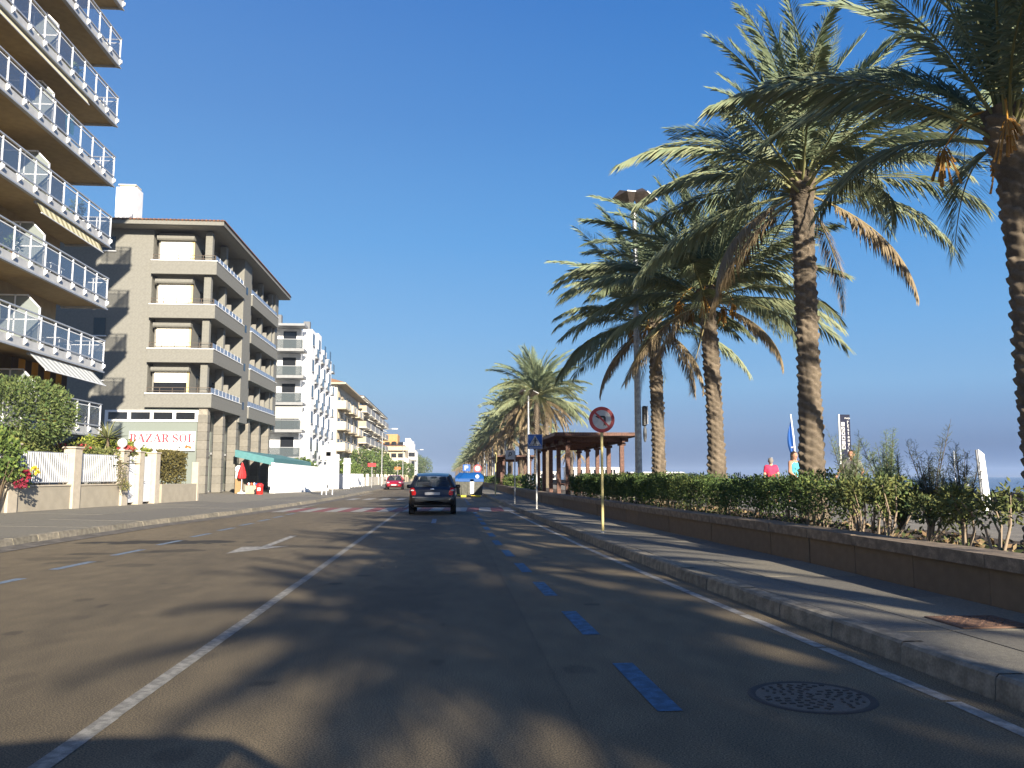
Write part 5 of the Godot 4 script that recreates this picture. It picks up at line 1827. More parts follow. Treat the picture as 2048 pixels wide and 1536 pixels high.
	var c := thing("canopy", "teal cloth canopy on white posts beside the taupe block", "canopy", Vector3(-13, 0.2, -68))
	for k in 8:
		m = MB.new()
		var z0 := -60.0 - k * 2.0
		var z1 := z0 - 2.0
		m.quad(Vector3(-15.1, 3.25, z0), Vector3(-12.4, 2.65, z0), Vector3(-12.4, 2.65, z1), Vector3(-15.1, 3.25, z1))
		m.quad(Vector3(-15.1, 3.24, z1), Vector3(-12.4, 2.64, z1), Vector3(-12.4, 2.64, z0), Vector3(-15.1, 3.24, z0))
		wp("cloth_panel", m, M.teal, c)
		m = MB.new()
		m.bx(-12.42, 2.2, z1 + 0.02, -12.39, 2.65, z0)
		wp("valance", m, M.teal, c)
	m = MB.new()
	m.hexa([Vector3(-15.1, 2.75, -59.97), Vector3(-12.4, 2.15, -59.97), Vector3(-12.4, 2.15, -60.0), Vector3(-15.1, 2.75, -60.0), Vector3(-15.1, 3.25, -59.97), Vector3(-12.4, 2.65, -59.97), Vector3(-12.4, 2.65, -60.0), Vector3(-15.1, 3.25, -60.0)])
	wp("valance", m, M.teal, c)
	for z in [-60.2, -65.8, -70.6, -73.2, -75.8]:
		m = MB.new()
		m.bx(-12.52, le(-12.4), z - 0.05, -12.43, 2.63, z + 0.05)
		wp("post", m, M.white_rail, c)
	for a in [[-10.6, -78.0, 3.2, "white gatepost with wide cap beside the terrace wall"], [-9.7, -80.5, 2.9, "slim white gatepost with a dark slot beside the sign plates"]]:
		var e := thing("gatepost", a[3], "pier", Vector3(a[0], 0.2, a[1]))
		m = MB.new()
		m.bbox(Vector3(0, a[2] * 0.5, 0), Vector3(0.9 if a[2] > 3 else 0.6, a[2], 0.6), 0.02)
		mi("shaft", m, M.white_wall, e)
		m = MB.new()
		m.bbox(Vector3(0, a[2] - 0.5, 0), Vector3(1.15 if a[2] > 3 else 0.8, 0.12, 0.8), 0.02)
		mi("cap", m, M.white_wall, e)
	# garden walls up the street
	for a in [[-10.6, -84, -10.2, -103, 1.15, M.white_wall, "white paling wall below the green hedge"], [-10.1, -106, -9.6, -160, 1.2, M.cream_white, "long cream garden wall below the garden trees"], [-9.4, -165, -9.0, -230, 1.2, M.cream_b, "far cream wall towards the stepped block"]]:
		var e := thing("garden_wall", a[6], "wall", Vector3(a[0], 0.15, a[1]))
		var n := 8
		for k in n:
			var p := Vector3(lerpf(a[0], a[2], k / float(n)), 0.13, lerpf(a[1], a[3], k / float(n)))
			var q := Vector3(lerpf(a[0], a[2], (k + 1) / float(n)), 0.13, lerpf(a[1], a[3], (k + 1) / float(n)))
			m = MB.new()
			m.hexa([p + Vector3(-0.2, 0, 0), p, q, q + Vector3(-0.2, 0, 0), p + Vector3(-0.2, a[4], 0), p + Vector3(0, a[4], 0), q + Vector3(0, a[4], 0), q + Vector3(-0.2, a[4], 0)])
			wp("panel", m, a[5], e)
			m = MB.new()
			m.bx(p.x - 0.3, 0.13, p.z - 0.2, p.x + 0.06, a[4] + 0.5, p.z + 0.2)
			wp("pier", m, a[5], e)
	var hd := thing("street_hedge", "bright green clipped hedge above the white paling wall", "hedge", Vector3(-11.2, 0.2, -94))
	m = MB.new()
	hedge_run(m, -0.6, 0.5, 0.6, 2.4, 9, -9, 3000, 0.3, Color(0.06, 0.10, 0.02), Color(0.16, 0.20, 0.04), rng)
	mi("foliage", m, M.leaf, hd)

# ------------------------------------------------------------------ street furniture
func disc(m: MB, ce: Vector3, r: float, th: float, seg := 36, r0 := 0.0) -> void:      # a plate facing +z
	var prof := [Vector2(r0, -th * 0.5), Vector2(r, -th * 0.5), Vector2(r, th * 0.5), Vector2(r0, th * 0.5)]
	for k in prof.size() - 1:
		for s in seg:
			var a := TAU * s / seg
			var b := TAU * (s + 1) / seg
			var p: Vector2 = prof[k]
			var q: Vector2 = prof[k + 1]
			m.quad(ce + Vector3(cos(a) * p.x, sin(a) * p.x, p.y), ce + Vector3(cos(b) * p.x, sin(b) * p.x, p.y), ce + Vector3(cos(b) * q.x, sin(b) * q.x, q.y), ce + Vector3(cos(a) * q.x, sin(a) * q.x, q.y)) if k == 1 else m.oquad([ce + Vector3(cos(a) * p.x, sin(a) * p.x, p.y), ce + Vector3(cos(b) * p.x, sin(b) * p.x, p.y), ce + Vector3(cos(b) * q.x, sin(b) * q.x, q.y), ce + Vector3(cos(a) * q.x, sin(a) * q.x, q.y)], ce)

func poly(a: Array) -> PackedVector2Array:
	var p := PackedVector2Array()
	for k in range(0, a.size(), 2):
		p.append(Vector2(a[k], a[k + 1]))
	return p

func street_signs() -> void:
	var t := thing("traffic_sign", "round red no-left-turn sign on a pole painted with a yellowish reflection at the kerb", "traffic sign", Vector3(3.36, 0.147, -18.0))
	var m := MB.new()
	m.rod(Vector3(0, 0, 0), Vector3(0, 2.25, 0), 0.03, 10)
	mi("pole", m, M.yellow_pole_and_reflection, t)  # the yellow reflection on the lower pole is put into its colour
	m = MB.new()
	m.lathe([Vector2(0.06, 0.0), Vector2(0.055, 0.02), Vector2(0.035, 0.035)], 12)
	mi("base_collar", m, M.galva, t)
	m = MB.new()
	m.rod(Vector3(0, 2.25, -0.02), Vector3(0, 2.7, -0.02), 0.028, 8)
	mi("pole_head", m, M.galva, t)
	var c := Vector3(0, 2.46, 0.035)
	m = MB.new()
	disc(m, c, 0.285, 0.02)
	var plate := mi("plate", m, M.sign_red, t)
	m = MB.new()
	disc(m, c + Vector3(0, 0, 0.012), 0.21, 0.006)
	mi("field", m, M.sign_white, plate)
	m = MB.new()
	m.prism(poly([0.035, -0.15, 0.06, -0.12, 0.085, -0.15, 0.085, 0.05, 0.055, 0.085, -0.06, 0.085, -0.06, 0.115, -0.15, 0.065, -0.06, 0.015, -0.06, 0.045, 0.02, 0.045, 0.035, 0.03]), 0.0, 0.005, c + Vector3(0, 0, 0.016))
	mi("arrow", m, M.black, plate)
	m = MB.new()
	m.box(c + Vector3(0, 0, 0.024), Vector3(0.44, 0.042, 0.004), Basis(Vector3.BACK, -PI / 4))
	mi("bar", m, M.sign_red, plate)
	m = MB.new()
	m.bx(-0.04, 2.38, -0.01, 0.04, 2.41, 0.03)
	m.bx(-0.04, 2.52, -0.01, 0.04, 2.55, 0.03)
	mi("clamp", m, M.galva, t)
	# pedestrian crossing sign
	t = thing("traffic_sign", "blue square pedestrian crossing sign on a pale pole", "traffic sign", Vector3(3.25, 0.147, -31.1))
	m = MB.new()
	m.rod(Vector3(0.06, 0, 0), Vector3(0.06, 2.75, 0), 0.03, 10)
	mi("pole", m, M.pale_metal, t)
	c = Vector3(0.0, 2.52, 0.045)
	m = MB.new()
	m.bbox(c, Vector3(0.56, 0.56, 0.02), 0.006)
	plate = mi("plate", m, M.sign_white, t)
	m = MB.new()
	m.box(c + Vector3(0, 0, 0.012), Vector3(0.52, 0.52, 0.006))
	mi("field", m, M.sign_blue, plate)
	m = MB.new()
	m.prism(poly([-0.245, -0.17, 0.245, -0.17, 0.0, 0.24]), 0.0, 0.004, c + Vector3(0, 0, 0.016))
	m.box(c + Vector3(0, -0.225, 0.017), Vector3(0.5, 0.022, 0.004))
	mi("triangle", m, M.sign_white, plate)
	m = MB.new()
	var z := 0.022
	disc(m, c + Vector3(0.0, 0.13, z), 0.03, 0.004, 12)
	m.prism(poly([-0.035, -0.02, 0.03, -0.02, 0.035, 0.09, -0.03, 0.095]), 0, 0.004, c + Vector3(0, 0, z))
	m.prism(poly([-0.035, -0.02, -0.005, -0.02, -0.05, -0.15, -0.085, -0.15]), 0, 0.004, c + Vector3(0, 0, z + 0.001))
	m.prism(poly([-0.005, -0.02, 0.03, -0.02, 0.075, -0.15, 0.04, -0.15]), 0, 0.004, c + Vector3(0, 0, z + 0.001))
	m.prism(poly([-0.03, 0.085, -0.035, 0.06, -0.09, 0.0, -0.1, 0.015]), 0, 0.004, c + Vector3(0, 0, z + 0.002))
	m.prism(poly([0.035, 0.06, 0.03, 0.085, 0.1, 0.025, 0.085, 0.005]), 0, 0.004, c + Vector3(0, 0, z + 0.002))
	mi("walker", m, M.black, plate)
	for k in 7:
		if k in [2, 4]: continue
		m = MB.new()
		var x := -0.19 + k * 0.063
		m.prism(poly([x - 0.018 + (x * 0.04), -0.155, x + 0.008 + (x * 0.04), -0.155, x * 0.8 + 0.008, -0.10, x * 0.8 - 0.012, -0.10]), 0, 0.003, c + Vector3(0, 0, 0.0215))
		mi("stripe", m, M.black, plate)
	# slim poles along the kerb further on
	t = thing("sign_pole", "thin grey kerbside pole with a small white notice", "sign", Vector3(2.95, 0.147, -36.9), 0.0, "slim poles along the kerb")
	m = MB.new()
	m.rod(Vector3.ZERO, Vector3(0, 2.35, 0), 0.028, 8)
	mi("pole", m, M.galva, t)
	m = MB.new()
	m.bbox(Vector3(-0.22, 2.17, 0.04), Vector3(0.40, 0.40, 0.02), 0.01)
	plate = mi("plate", m, M.sign_white, t)
	m = MB.new()
	var pts := []
	for k in 9:
		var a := -2.2 + k * 0.55
		pts.append(Vector3(-0.21 + 0.06 * cos(a), 2.22 + 0.07 * sin(a), 0.054))
	pts.append(Vector3(-0.28, 2.09, 0.054))
	var rr := []
	for k in pts.size(): rr.append(0.018)
	m.tube(pts, rr, 5)
	mi("loop_mark", m, M.black, plate)
	m = MB.new()
	m.bx(-0.06, 2.1, -0.01, 0.01, 2.24, 0.03)
	mi("clamp", m, M.galva, t)
	t = thing("sign_pole", "yellowish kerbside pole with its sign turned edge-on", "sign", Vector3(3.0, 0.147, -53.2), 0.0, "slim poles along the kerb")
	m = MB.new()
	m.rod(Vector3.ZERO, Vector3(0, 2.75, 0), 0.04, 8)
	mi("pole", m, M.yellow_pole_and_reflection, t)
	m = MB.new()
	m.bbox(Vector3(0.06, 2.4, 0), Vector3(0.03, 0.6, 0.6), 0.01)
	mi("plate", m, M.yellow_pole_and_reflection, t)
	# signs by the recycling containers
	t = thing("road_sign", "blue and white square sign above the recycling containers", "sign", Vector3(1.35, 0, -60.5))
	m = MB.new()
	m.rod(Vector3.ZERO, Vector3(0, 2.3, 0), 0.03, 8)
	mi("pole", m, M.galva, t)
	m = MB.new()
	m.bbox(Vector3(-0.05, 1.98, 0.05), Vector3(0.55, 0.5, 0.02), 0.01)
	plate = mi("plate", m, M.sign_blue, t)
	m = MB.new()
	m.prism(poly([-0.15, -0.16, -0.06, -0.16, -0.06, -0.03, 0.08, -0.02, 0.13, 0.06, 0.08, 0.16, -0.15, 0.17]), 0, 0.01, Vector3(-0.04, 1.98, 0.056))
	mi("mark", m, M.sign_white, plate)
	t = thing("road_sign", "round pinkish red sign beside the blue recycling lid", "sign", Vector3(2.05, 0, -58.2))
	m = MB.new()
	m.rod(Vector3.ZERO, Vector3(0, 2.1, 0), 0.03, 8)
	mi("pole", m, M.galva, t)
	m = MB.new()
	disc(m, Vector3(-0.02, 1.92, 0.05), 0.27, 0.02, 24)
	plate = mi("plate", m, M.sign_red, t)
	m = MB.new()
	disc(m, Vector3(-0.02, 1.92, 0.062), 0.19, 0.008, 24)
	mi("field", m, M.sign_white, plate)
	# white direction plates on the other side
	t = thing("direction_sign", "white sign plates on thin poles at the far pavement", "sign", Vector3(-8.2, 0.14, -56.5))
	for a in [[-0.25, 3.3], [0.05, 2.9], [0.45, 3.4]]:
		m = MB.new()
		m.rod(Vector3(a[0], 0, 0), Vector3(a[0], a[1], 0), 0.035, 8)
		mi("pole", m, M.white_rail, t)
	for a in [[0.3, 3.0, 0.65, 0.85], [-0.05, 2.6, 0.7, 0.55], [0.02, 1.55, 0.65, 0.9]]:
		m = MB.new()
		m.bbox(Vector3(a[0], a[1], 0.05), Vector3(a[2], a[3], 0.025), 0.01)
		mi("plate", m, M.sign_white, t)
	m = MB.new()
	m.bx(-0.6, 1.08, 0.02, 0.6, 1.12, 0.05)
	m.bx(-0.5, 2.2, 0.02, 0.7, 2.24, 0.05)
	mi("crossbar", m, M.galva, t)
	for a in [[-8.4, -92.0, "thin grey pole with a red sign band up the street", M.sign_red], [-7.9, -130.0, "far pole with a reddish sign before the pale houses", M.orange_letter]]:
		t = thing("street_sign", a[2], "sign", Vector3(a[0], 0.13, a[1]))
		m = MB.new()
		m.rod(Vector3.ZERO, Vector3(0, 2.8, 0), 0.05, 8)
		mi("pole", m, M.galva, t)
		m = MB.new()
		m.bbox(Vector3(0, 2.5, 0.05), Vector3(0.9, 0.4, 0.03), 0.01)
		mi("plate", m, a[3], t)

func lamp_post(label: String, at: Vector3, hh: float, extra: bool) -> void:
	var t := thing("lamp_post", label, "street lamp", at, 0.0, "lamp posts along the palms")
	var m := MB.new()
	m.lathe([Vector2(0.13, -0.1), Vector2(0.125, 1.0), Vector2(0.11, 1.05), Vector2(0.07, hh - 0.5), Vector2(0.06, hh)], 16)
	mi("pole", m, M.galva, t)
	for s in [-1.0, 1.0]:
		# a lantern like a leaning kite: pointed tray below, two sloping lids above
		var b := Basis(Vector3.BACK, s * -0.3) * Basis(Vector3.UP, 0.75)
		var o := Vector3(s * 0.3, hh + 0.25, 0.05)
		m = MB.new()
		var q := [Vector3(-0.31, 0.05, 0.31), Vector3(0.31, 0.05, 0.31), Vector3(0.31, 0.05, -0.31), Vector3(-0.31, 0.05, -0.31)]
		var low := Vector3(-s * 0.1, -0.46, 0)
		for k in 4:
			m.oquad([o + b * q[k], o + b * q[(k + 1) % 4], o + b * low, o + b * (low + Vector3(0.001, 0, 0))], o)
		var head := mi("lantern", m, M.lamp_dark, t)
		m = MB.new()
		var top := [Vector3(-0.2, 0.22, 0), Vector3(0.2, 0.22, 0)]
		m.oquad([o + b * q[0], o + b * q[1], o + b * top[1], o + b * top[0]], o)
		m.oquad([o + b * q[2], o + b * q[3], o + b * top[0], o + b * top[1]], o)
		m.tri(o + b * q[0], o + b * top[0], o + b * q[3])
		m.tri(o + b * q[1], o + b * q[2], o + b * top[1])
		mi("lid", m, M.lamp_dark, head)
		m = MB.new()
		m.box(o + b * Vector3(0, 0.05, 0.315), Vector3(0.6, 0.035, 0.02), b)
		mi("trim", m, M.white_rail, head)
		m = MB.new()
		m.rod(Vector3(0, hh - 0.25, 0), o + b * low, 0.03)
		mi("arm", m, M.galva, t)
	if extra:
		m = MB.new()
		m.bbox(Vector3(0.2, 2.75, 0.02), Vector3(0.13, 0.62, 0.16), 0.03)
		var bx_ := mi("pole_box", m, M.black, t)
		m = MB.new()
		m.bbox(Vector3(0.285, 2.78, 0.03), Vector3(0.035, 0.56, 0.14), 0.01)
		mi("white_face", m, M.white_rail, bx_)
		m = MB.new()
		m.ball(Vector3(0.21, 2.2, 0.02), Vector3(0.06, 0.26, 0.07), 12, 10)
		mi("horn", m, M.grey_dark, t)

func furniture() -> void:
	lamp_post("tall grey lamp post with two dark kite lanterns and a black box", Vector3(5.8, 0.46, -25.0), 9.45, true)
	for k in 4:
		lamp_post("pale lamp post standing among the far palms", Vector3(5.6, 0.46, -58.0 - k * 24.0), 6.6, false)
	for k in 3:
		var t := thing("street_lamp", "slim grey street lamp along the gardens up the street", "street lamp", Vector3(-8.6 + k * 0.4, 0.13, -108.0 - k * 42.0), 0.0, "street lamps along the gardens")
		var m := MB.new()
		m.tube([Vector3.ZERO, Vector3(0, 6.8, 0), Vector3(0.5, 7.3, 0), Vector3(1.4, 7.4, 0)], [0.09, 0.06, 0.05, 0.04], 8)
		mi("pole", m, M.galva, t)
		m = MB.new()
		m.bbox(Vector3(1.6, 7.38, 0), Vector3(0.8, 0.14, 0.3), 0.05)
		mi("head", m, M.white_rail, t)
	# pergolas
	pergola("brown timber pergola with flat roof beside the crossing sign", Vector3(5.2, 0.5, -36.0), 2.4, 5, 3.0)
	pergola("second brown timber pergola far along the palms", Vector3(4.9, 0.5, -74.0), 2.4, 5, 3.0)
	for k in 2:
		var t := thing("bench", ["dark slatted bench back beside the slim palm", "dark slatted bench back beside the date palm"][k], "bench", Vector3(8.75, 0.408, -31.2 + k * 3.2))
		var m := MB.new()
		for s in 3:
			m = MB.new()
			m.bbox(Vector3(0, 0.45, -0.2 + s * 0.14), Vector3(1.7, 0.035, 0.12), 0.008)
			mi("seat_slat", m, M.wood_dark, t)
			m = MB.new()
			m.bbox(Vector3(0, 0.60 + s * 0.12, -0.27 - s * 0.03), Vector3(1.7, 0.10, 0.035), 0.008)
			mi("back_slat", m, M.wood_dark, t)
		for s in [-0.7, 0.7]:
			m = MB.new()
			m.bx(s - 0.03, 0, -0.28, s + 0.03, 0.43, -0.2)
			m.bx(s - 0.03, 0, 0.08, s + 0.03, 0.43, 0.14)
			mi("leg", m, M.black, t)
	# recycling containers on the parking lane
	for k in 2:
		var t := thing("recycling_container", ["grey recycling container with arched blue lid and yellow foot", "second blue-lidded container hidden behind the first"][k], "container", Vector3(1.5 - 0.2 * k, 0.0, -55.6 - k * 3.4), 0.0, "recycling containers at the kerb")
		var m := MB.new()
		m.hexa([Vector3(-0.72, 0.12, 0.55), Vector3(0.72, 0.12, 0.55), Vector3(0.72, 0.12, -0.55), Vector3(-0.72, 0.12, -0.55), Vector3(-0.8, 1.2, 0.62), Vector3(0.8, 1.2, 0.62), Vector3(0.8, 1.2, -0.62), Vector3(-0.8, 1.2, -0.62)])
		mi("body", m, M.container_grey, t)
		for s in 4:
			m = MB.new()
			m.bx(-0.62 + s * 0.41, 0.15, 0.56, -0.56 + s * 0.41, 1.12, 0.63)
			mi("rib", m, M.container_grey, t)
		m = MB.new()
		var rows := []
		for q in 11:
			var f := q / 10.0
			var zz := lerpf(0.66, -0.66, f)
			var y := 1.2 + 0.46 * sin(f * PI)
			rows.append(PackedVector3Array([Vector3(-0.83, 1.2 + (y - 1.2) * 0.35, zz), Vector3(-0.5, y - 0.02, zz), Vector3(0, y - 0.06, zz), Vector3(0.5, y, zz), Vector3(0.83, 1.2 + (y - 1.2) * 0.6, zz)]))
		m.sheet(rows)
		var lid := mi("lid", m, M.container_blue, t)
		m = MB.new()
		m.bx(-0.82, 1.02, 0.63, 0.82, 1.22, 0.655)
		mi("lid_rim", m, M.container_blue, lid)
		m = MB.new()
		m.bbox(Vector3(0.05, 0.72, 0.645), Vector3(0.26, 0.95, 0.02), 0.008)
		mi("label_strip", m, M.white_wall, t)
		m = MB.new()
		m.lathe([Vector2(0.12, 0), Vector2(0.12, 0.02), Vector2(0.0, 0.03)], 14, Vector3(0.4, 1.36, 0.6), Basis(Vector3.RIGHT, PI / 2))
		mi("slot", m, M.white_wall, lid)
		for s in [-0.5, 0.45]:
			m = MB.new()
			m.bbox(Vector3(s, 0.07, 0.5), Vector3(0.35, 0.13, 0.3), 0.02)
			mi("foot", m, M.yellow, t)
	# beach pylon with the beach's name
	var t := thing("beach_pylon", "navy beach name pylon with white pictograms and stacked letters", "sign", Vector3(14.85, 0.4, -30.0))
	var m := MB.new()
	m.bbox(Vector3(0, 1.68, 0), Vector3(0.42, 3.2, 0.06), 0.01)
	mi("panel", m, M.navy, t)
	m = MB.new()
	m.rod(Vector3(-0.22, 0, 0.02), Vector3(-0.22, 3.28, 0.02), 0.035, 10)
	mi("edge_tube", m, M.white_rail, t)
	for k in 6:
		m = MB.new()
		m.bbox(Vector3(-0.075, 2.92 - k * 0.175, 0.034), Vector3(0.13, 0.145, 0.008), 0.003)
		var sq := mi("pictogram", m, M.sign_white, t)
		m = MB.new()
		m.prism([poly([-0.05, -0.03, 0.05, -0.045, 0.03, 0.02, -0.02, 0.045]), poly([-0.06, -0.05, -0.02, -0.05, 0.05, 0.03, 0.06, 0.055, 0.0, 0.02]), poly([-0.05, 0.03, 0.05, 0.05, 0.02, -0.02, 0.055, -0.05, -0.01, -0.03])][k % 3], 0, 0.004, Vector3(-0.075, 2.92 - k * 0.175, 0.039))
		mi("figure", m, M.grey_paint if k in [0, 4] else M.navy, sq)
	letters(t, "Platja", 0.06, Vector3(0.1, 3.14, 0.035), M.sign_white, "droid_sans", true, 0.008)
	var name_ := ["l'", "E", "s", "t", "a", "n", "y", "-", "M", "a", "s", "M", "e", "l"]
	for k in name_.size():
		letters(t, name_[k], 0.115, Vector3(0.12, 2.98 - k * 0.135 - (0.08 if k > 10 else 0.0), 0.035), M.sign_white, "droid_sans", true, 0.008)
	# flag
	t = thing("flag_pole", "white flagpole with a limp blue flag on the beach", "flag", Vector3(16.3, 0.4, -38.0))
	m = MB.new()
	m.tube([Vector3(0.1, 0, 0), Vector3(0.05, 1.5, 0), Vector3(-0.02, 2.8, 0), Vector3(-0.12, 3.9, 0)], [0.06, 0.05, 0.045, 0.035], 10)
	mi("pole", m, M.white_rail, t)
	m = MB.new()
	var rows := []
	for k in 14:
		var f := k / 13.0
		var row := PackedVector3Array()
		for s in 7:
			var g := s / 6.0
			var wd := 0.2 * sin(PI * clampf(f * 1.15 + 0.05, 0, 1)) + 0.03
			row.append(Vector3(-0.12 + 0.11 * f - g * wd, 3.55 - f * 2.05 - g * 0.12, 0.05 * sin(g * 9.0 + f * 3.0)))
		rows.append(row)
	m.sheet(rows)
	var fl := mi("flag", m, M.sign_blue, t)
	m = MB.new()
	m.prism(poly([-0.06, -0.04, 0.0, -0.06, 0.06, -0.02, 0.05, 0.03, 0.0, -0.01, -0.04, 0.02]), 0, 0.01, Vector3(-0.13, 2.35, 0.06))
	mi("emblem", m, M.sign_white, fl)
	# white leaning board
	t = thing("white_board", "tall narrow white board with slanted top standing by the beach wall", "board", Vector3(14.9, 0.40, -22.0))
	m = MB.new()
	m.prism(poly([-0.09, 0, 0.1, 0, -0.03, 1.58, -0.2, 1.72]), -0.02, 0.02, Vector3.ZERO)
	mi("panel", m, M.white_wall, t)
	m = MB.new()
	m.tube([Vector3(-0.12, 0, -0.03), Vector3(-0.23, 1.7, -0.03)], [0.025, 0.025], 8)
	mi("edge", m, M.grey_paint, t)
	# huts of the beach bar
	for a in [[14.5, 17.6, -132.0, 2.1, "low white beach hut seen between the pergola posts"], [18.4, 27.0, -128.0, 2.75, "long white beach hut with dark windows behind the pergola"], [28.2, 36.0, -126.0, 2.0, "cream beach hut with small windows beyond the lamp post"]]:
		t = thing("beach_hut", a[4], "hut", Vector3(a[0], 0.2, a[2]), 0.0, "huts on the beach")
		m = MB.new()
		m.bx(0, 0, -4, a[1] - a[0], a[3] - 0.3, 0)
		mi("wall", m, M.white_wall if a[0] < 20 else M.cream_white, t)
		m = MB.new()
		m.bx(-0.3, a[3] - 0.3, -4.3, a[1] - a[0] + 0.3, a[3] - 0.15, 0.4)
		mi("roof", m, M.white_wall, t)
		var n := int((a[1] - a[0]) / 1.3)
		for k in n:
			m = MB.new()
			m.bx(0.25 + k * 1.3, a[3] * 0.38, 0.005, 1.1 + k * 1.3, a[3] - 0.5, 0.03)
			var w := mi("window", m, M.window_dark, t)
			m = MB.new()
			m.bx(0.65 + k * 1.3, a[3] * 0.38, 0.03, 0.72 + k * 1.3, a[3] - 0.5, 0.05)
			mi("mullion", m, M.white_wall, w)
	t = thing("surfboard", "upright white pointed board before the beach huts", "board", Vector3(23.3, 0.2, -112.0))
	m = MB.new()
	m.ball(Vector3(0, 1.15, 0), Vector3(0.55, 1.25, 0.12), 14, 12)
	mi("deck", m, M.white_wall, t)
	m = MB.new()
	m.bx(-0.4, 0.0, -0.2, 0.4, 0.3, 0.2)
	mi("stand", m, M.grey_paint, t)
	for a in [[60.0, -150.0], [70.0, -110.0], [95.0, -185.0]]:
		t = thing("sail_mast", "thin white mast of a boat offshore", "boat", Vector3(a[0], -0.3, a[1]), 0.0, "boats offshore")
		m = MB.new()
		m.hexa([Vector3(-0.2, 0, 2.0), Vector3(0.2, 0, 2.0), Vector3(0.5, 0, -2.0), Vector3(-0.5, 0, -2.0), Vector3(-0.3, 0.7, 2.6), Vector3(0.3, 0.7, 2.6), Vector3(0.8, 0.7, -2.2), Vector3(-0.8, 0.7, -2.2)])
		mi("hull", m, M.white_wall, t)
		m = MB.new()
		m.rod(Vector3(0, 0.5, 0), Vector3(0, 5.2, 0), 0.06)
		mi("mast", m, M.white_rail, t)

func pergola(label: String, at: Vector3, wd: float, n: int, sp: float) -> void:
	var t := thing("pergola", label, "pergola", at)
	var l := (n - 1) * sp
	var m := MB.new()
	m.bx(-0.7, -0.3, -l - 0.8, wd + 0.7, -0.02, 0.8)
	mi("platform", m, M.promenade, t)
	for k in n:
		for s in 2:
			m = MB.new()
			m.bbox(Vector3(s * wd, 1.18, -k * sp), Vector3(0.19, 2.4, 0.19), 0.012)
			mi("post", m, M.wood, t)
			m = MB.new()
			m.bbox(Vector3(s * wd, 2.27, -k * sp), Vector3(0.34, 0.12, 0.2), 0.01)
			mi("bracket", m, M.wood_dark, t)
		m = MB.new()
		m.bbox(Vector3(wd * 0.5, 2.47, -k * sp + 0.12), Vector3(wd + 0.55, 0.2, 0.09), 0.01)
		mi("cross_beam", m, M.wood, t)
	for s in 2:
		m = MB.new()
		m.bbox(Vector3(s * wd, 2.42, -l * 0.5), Vector3(0.14, 0.18, l + 0.9), 0.01)
		mi("beam", m, M.wood_dark, t)
	for k in 16:                                            # roof boards, gently tilted
		var z0 := 1.0 - k * (l + 2.0) / 16.0
		m = MB.new()
		m.hexa([Vector3(-0.65, 2.62, z0), Vector3(wd + 0.62, 2.64, z0), Vector3(wd + 0.62, 2.64, z0 - (l + 2.0) / 16.0 + 0.012), Vector3(-0.65, 2.62, z0 - (l + 2.0) / 16.0 + 0.012), Vector3(-0.65, 2.67, z0), Vector3(wd + 0.62, 2.69, z0), Vector3(wd + 0.62, 2.69, z0 - (l + 2.0) / 16.0 + 0.012), Vector3(-0.65, 2.67, z0 - (l + 2.0) / 16.0 + 0.012)])
		mi("roof_board", m, M.wood, t)
	m = MB.new()
	m.bx(-0.68, 2.6, 1.0, wd + 0.66, 2.74, 1.04)
	m.bx(-0.70, 2.6, -l - 1.0, -0.66, 2.74, 1.0)
	m.bx(wd + 0.63, 2.6, -l - 1.0, wd + 0.67, 2.74, 1.0)
	mi("fascia", m, M.wood, t)
	for k in n - 1:
		m = MB.new()
		m.bbox(Vector3(wd * 0.5, 0.44, -k * sp - sp * 0.5), Vector3(1.5, 0.07, 0.42), 0.01)
		var b := mi("seat", m, M.wood_dark, t)
		for s in [-0.6, 0.6]:
			m = MB.new()
			m.bx(wd * 0.5 + s - 0.05, -0.02, -k * sp - sp * 0.5 - 0.18, wd * 0.5 + s + 0.05, 0.41, -k * sp - sp * 0.5 + 0.18)
			mi("leg", m, M.wood_dark, b)

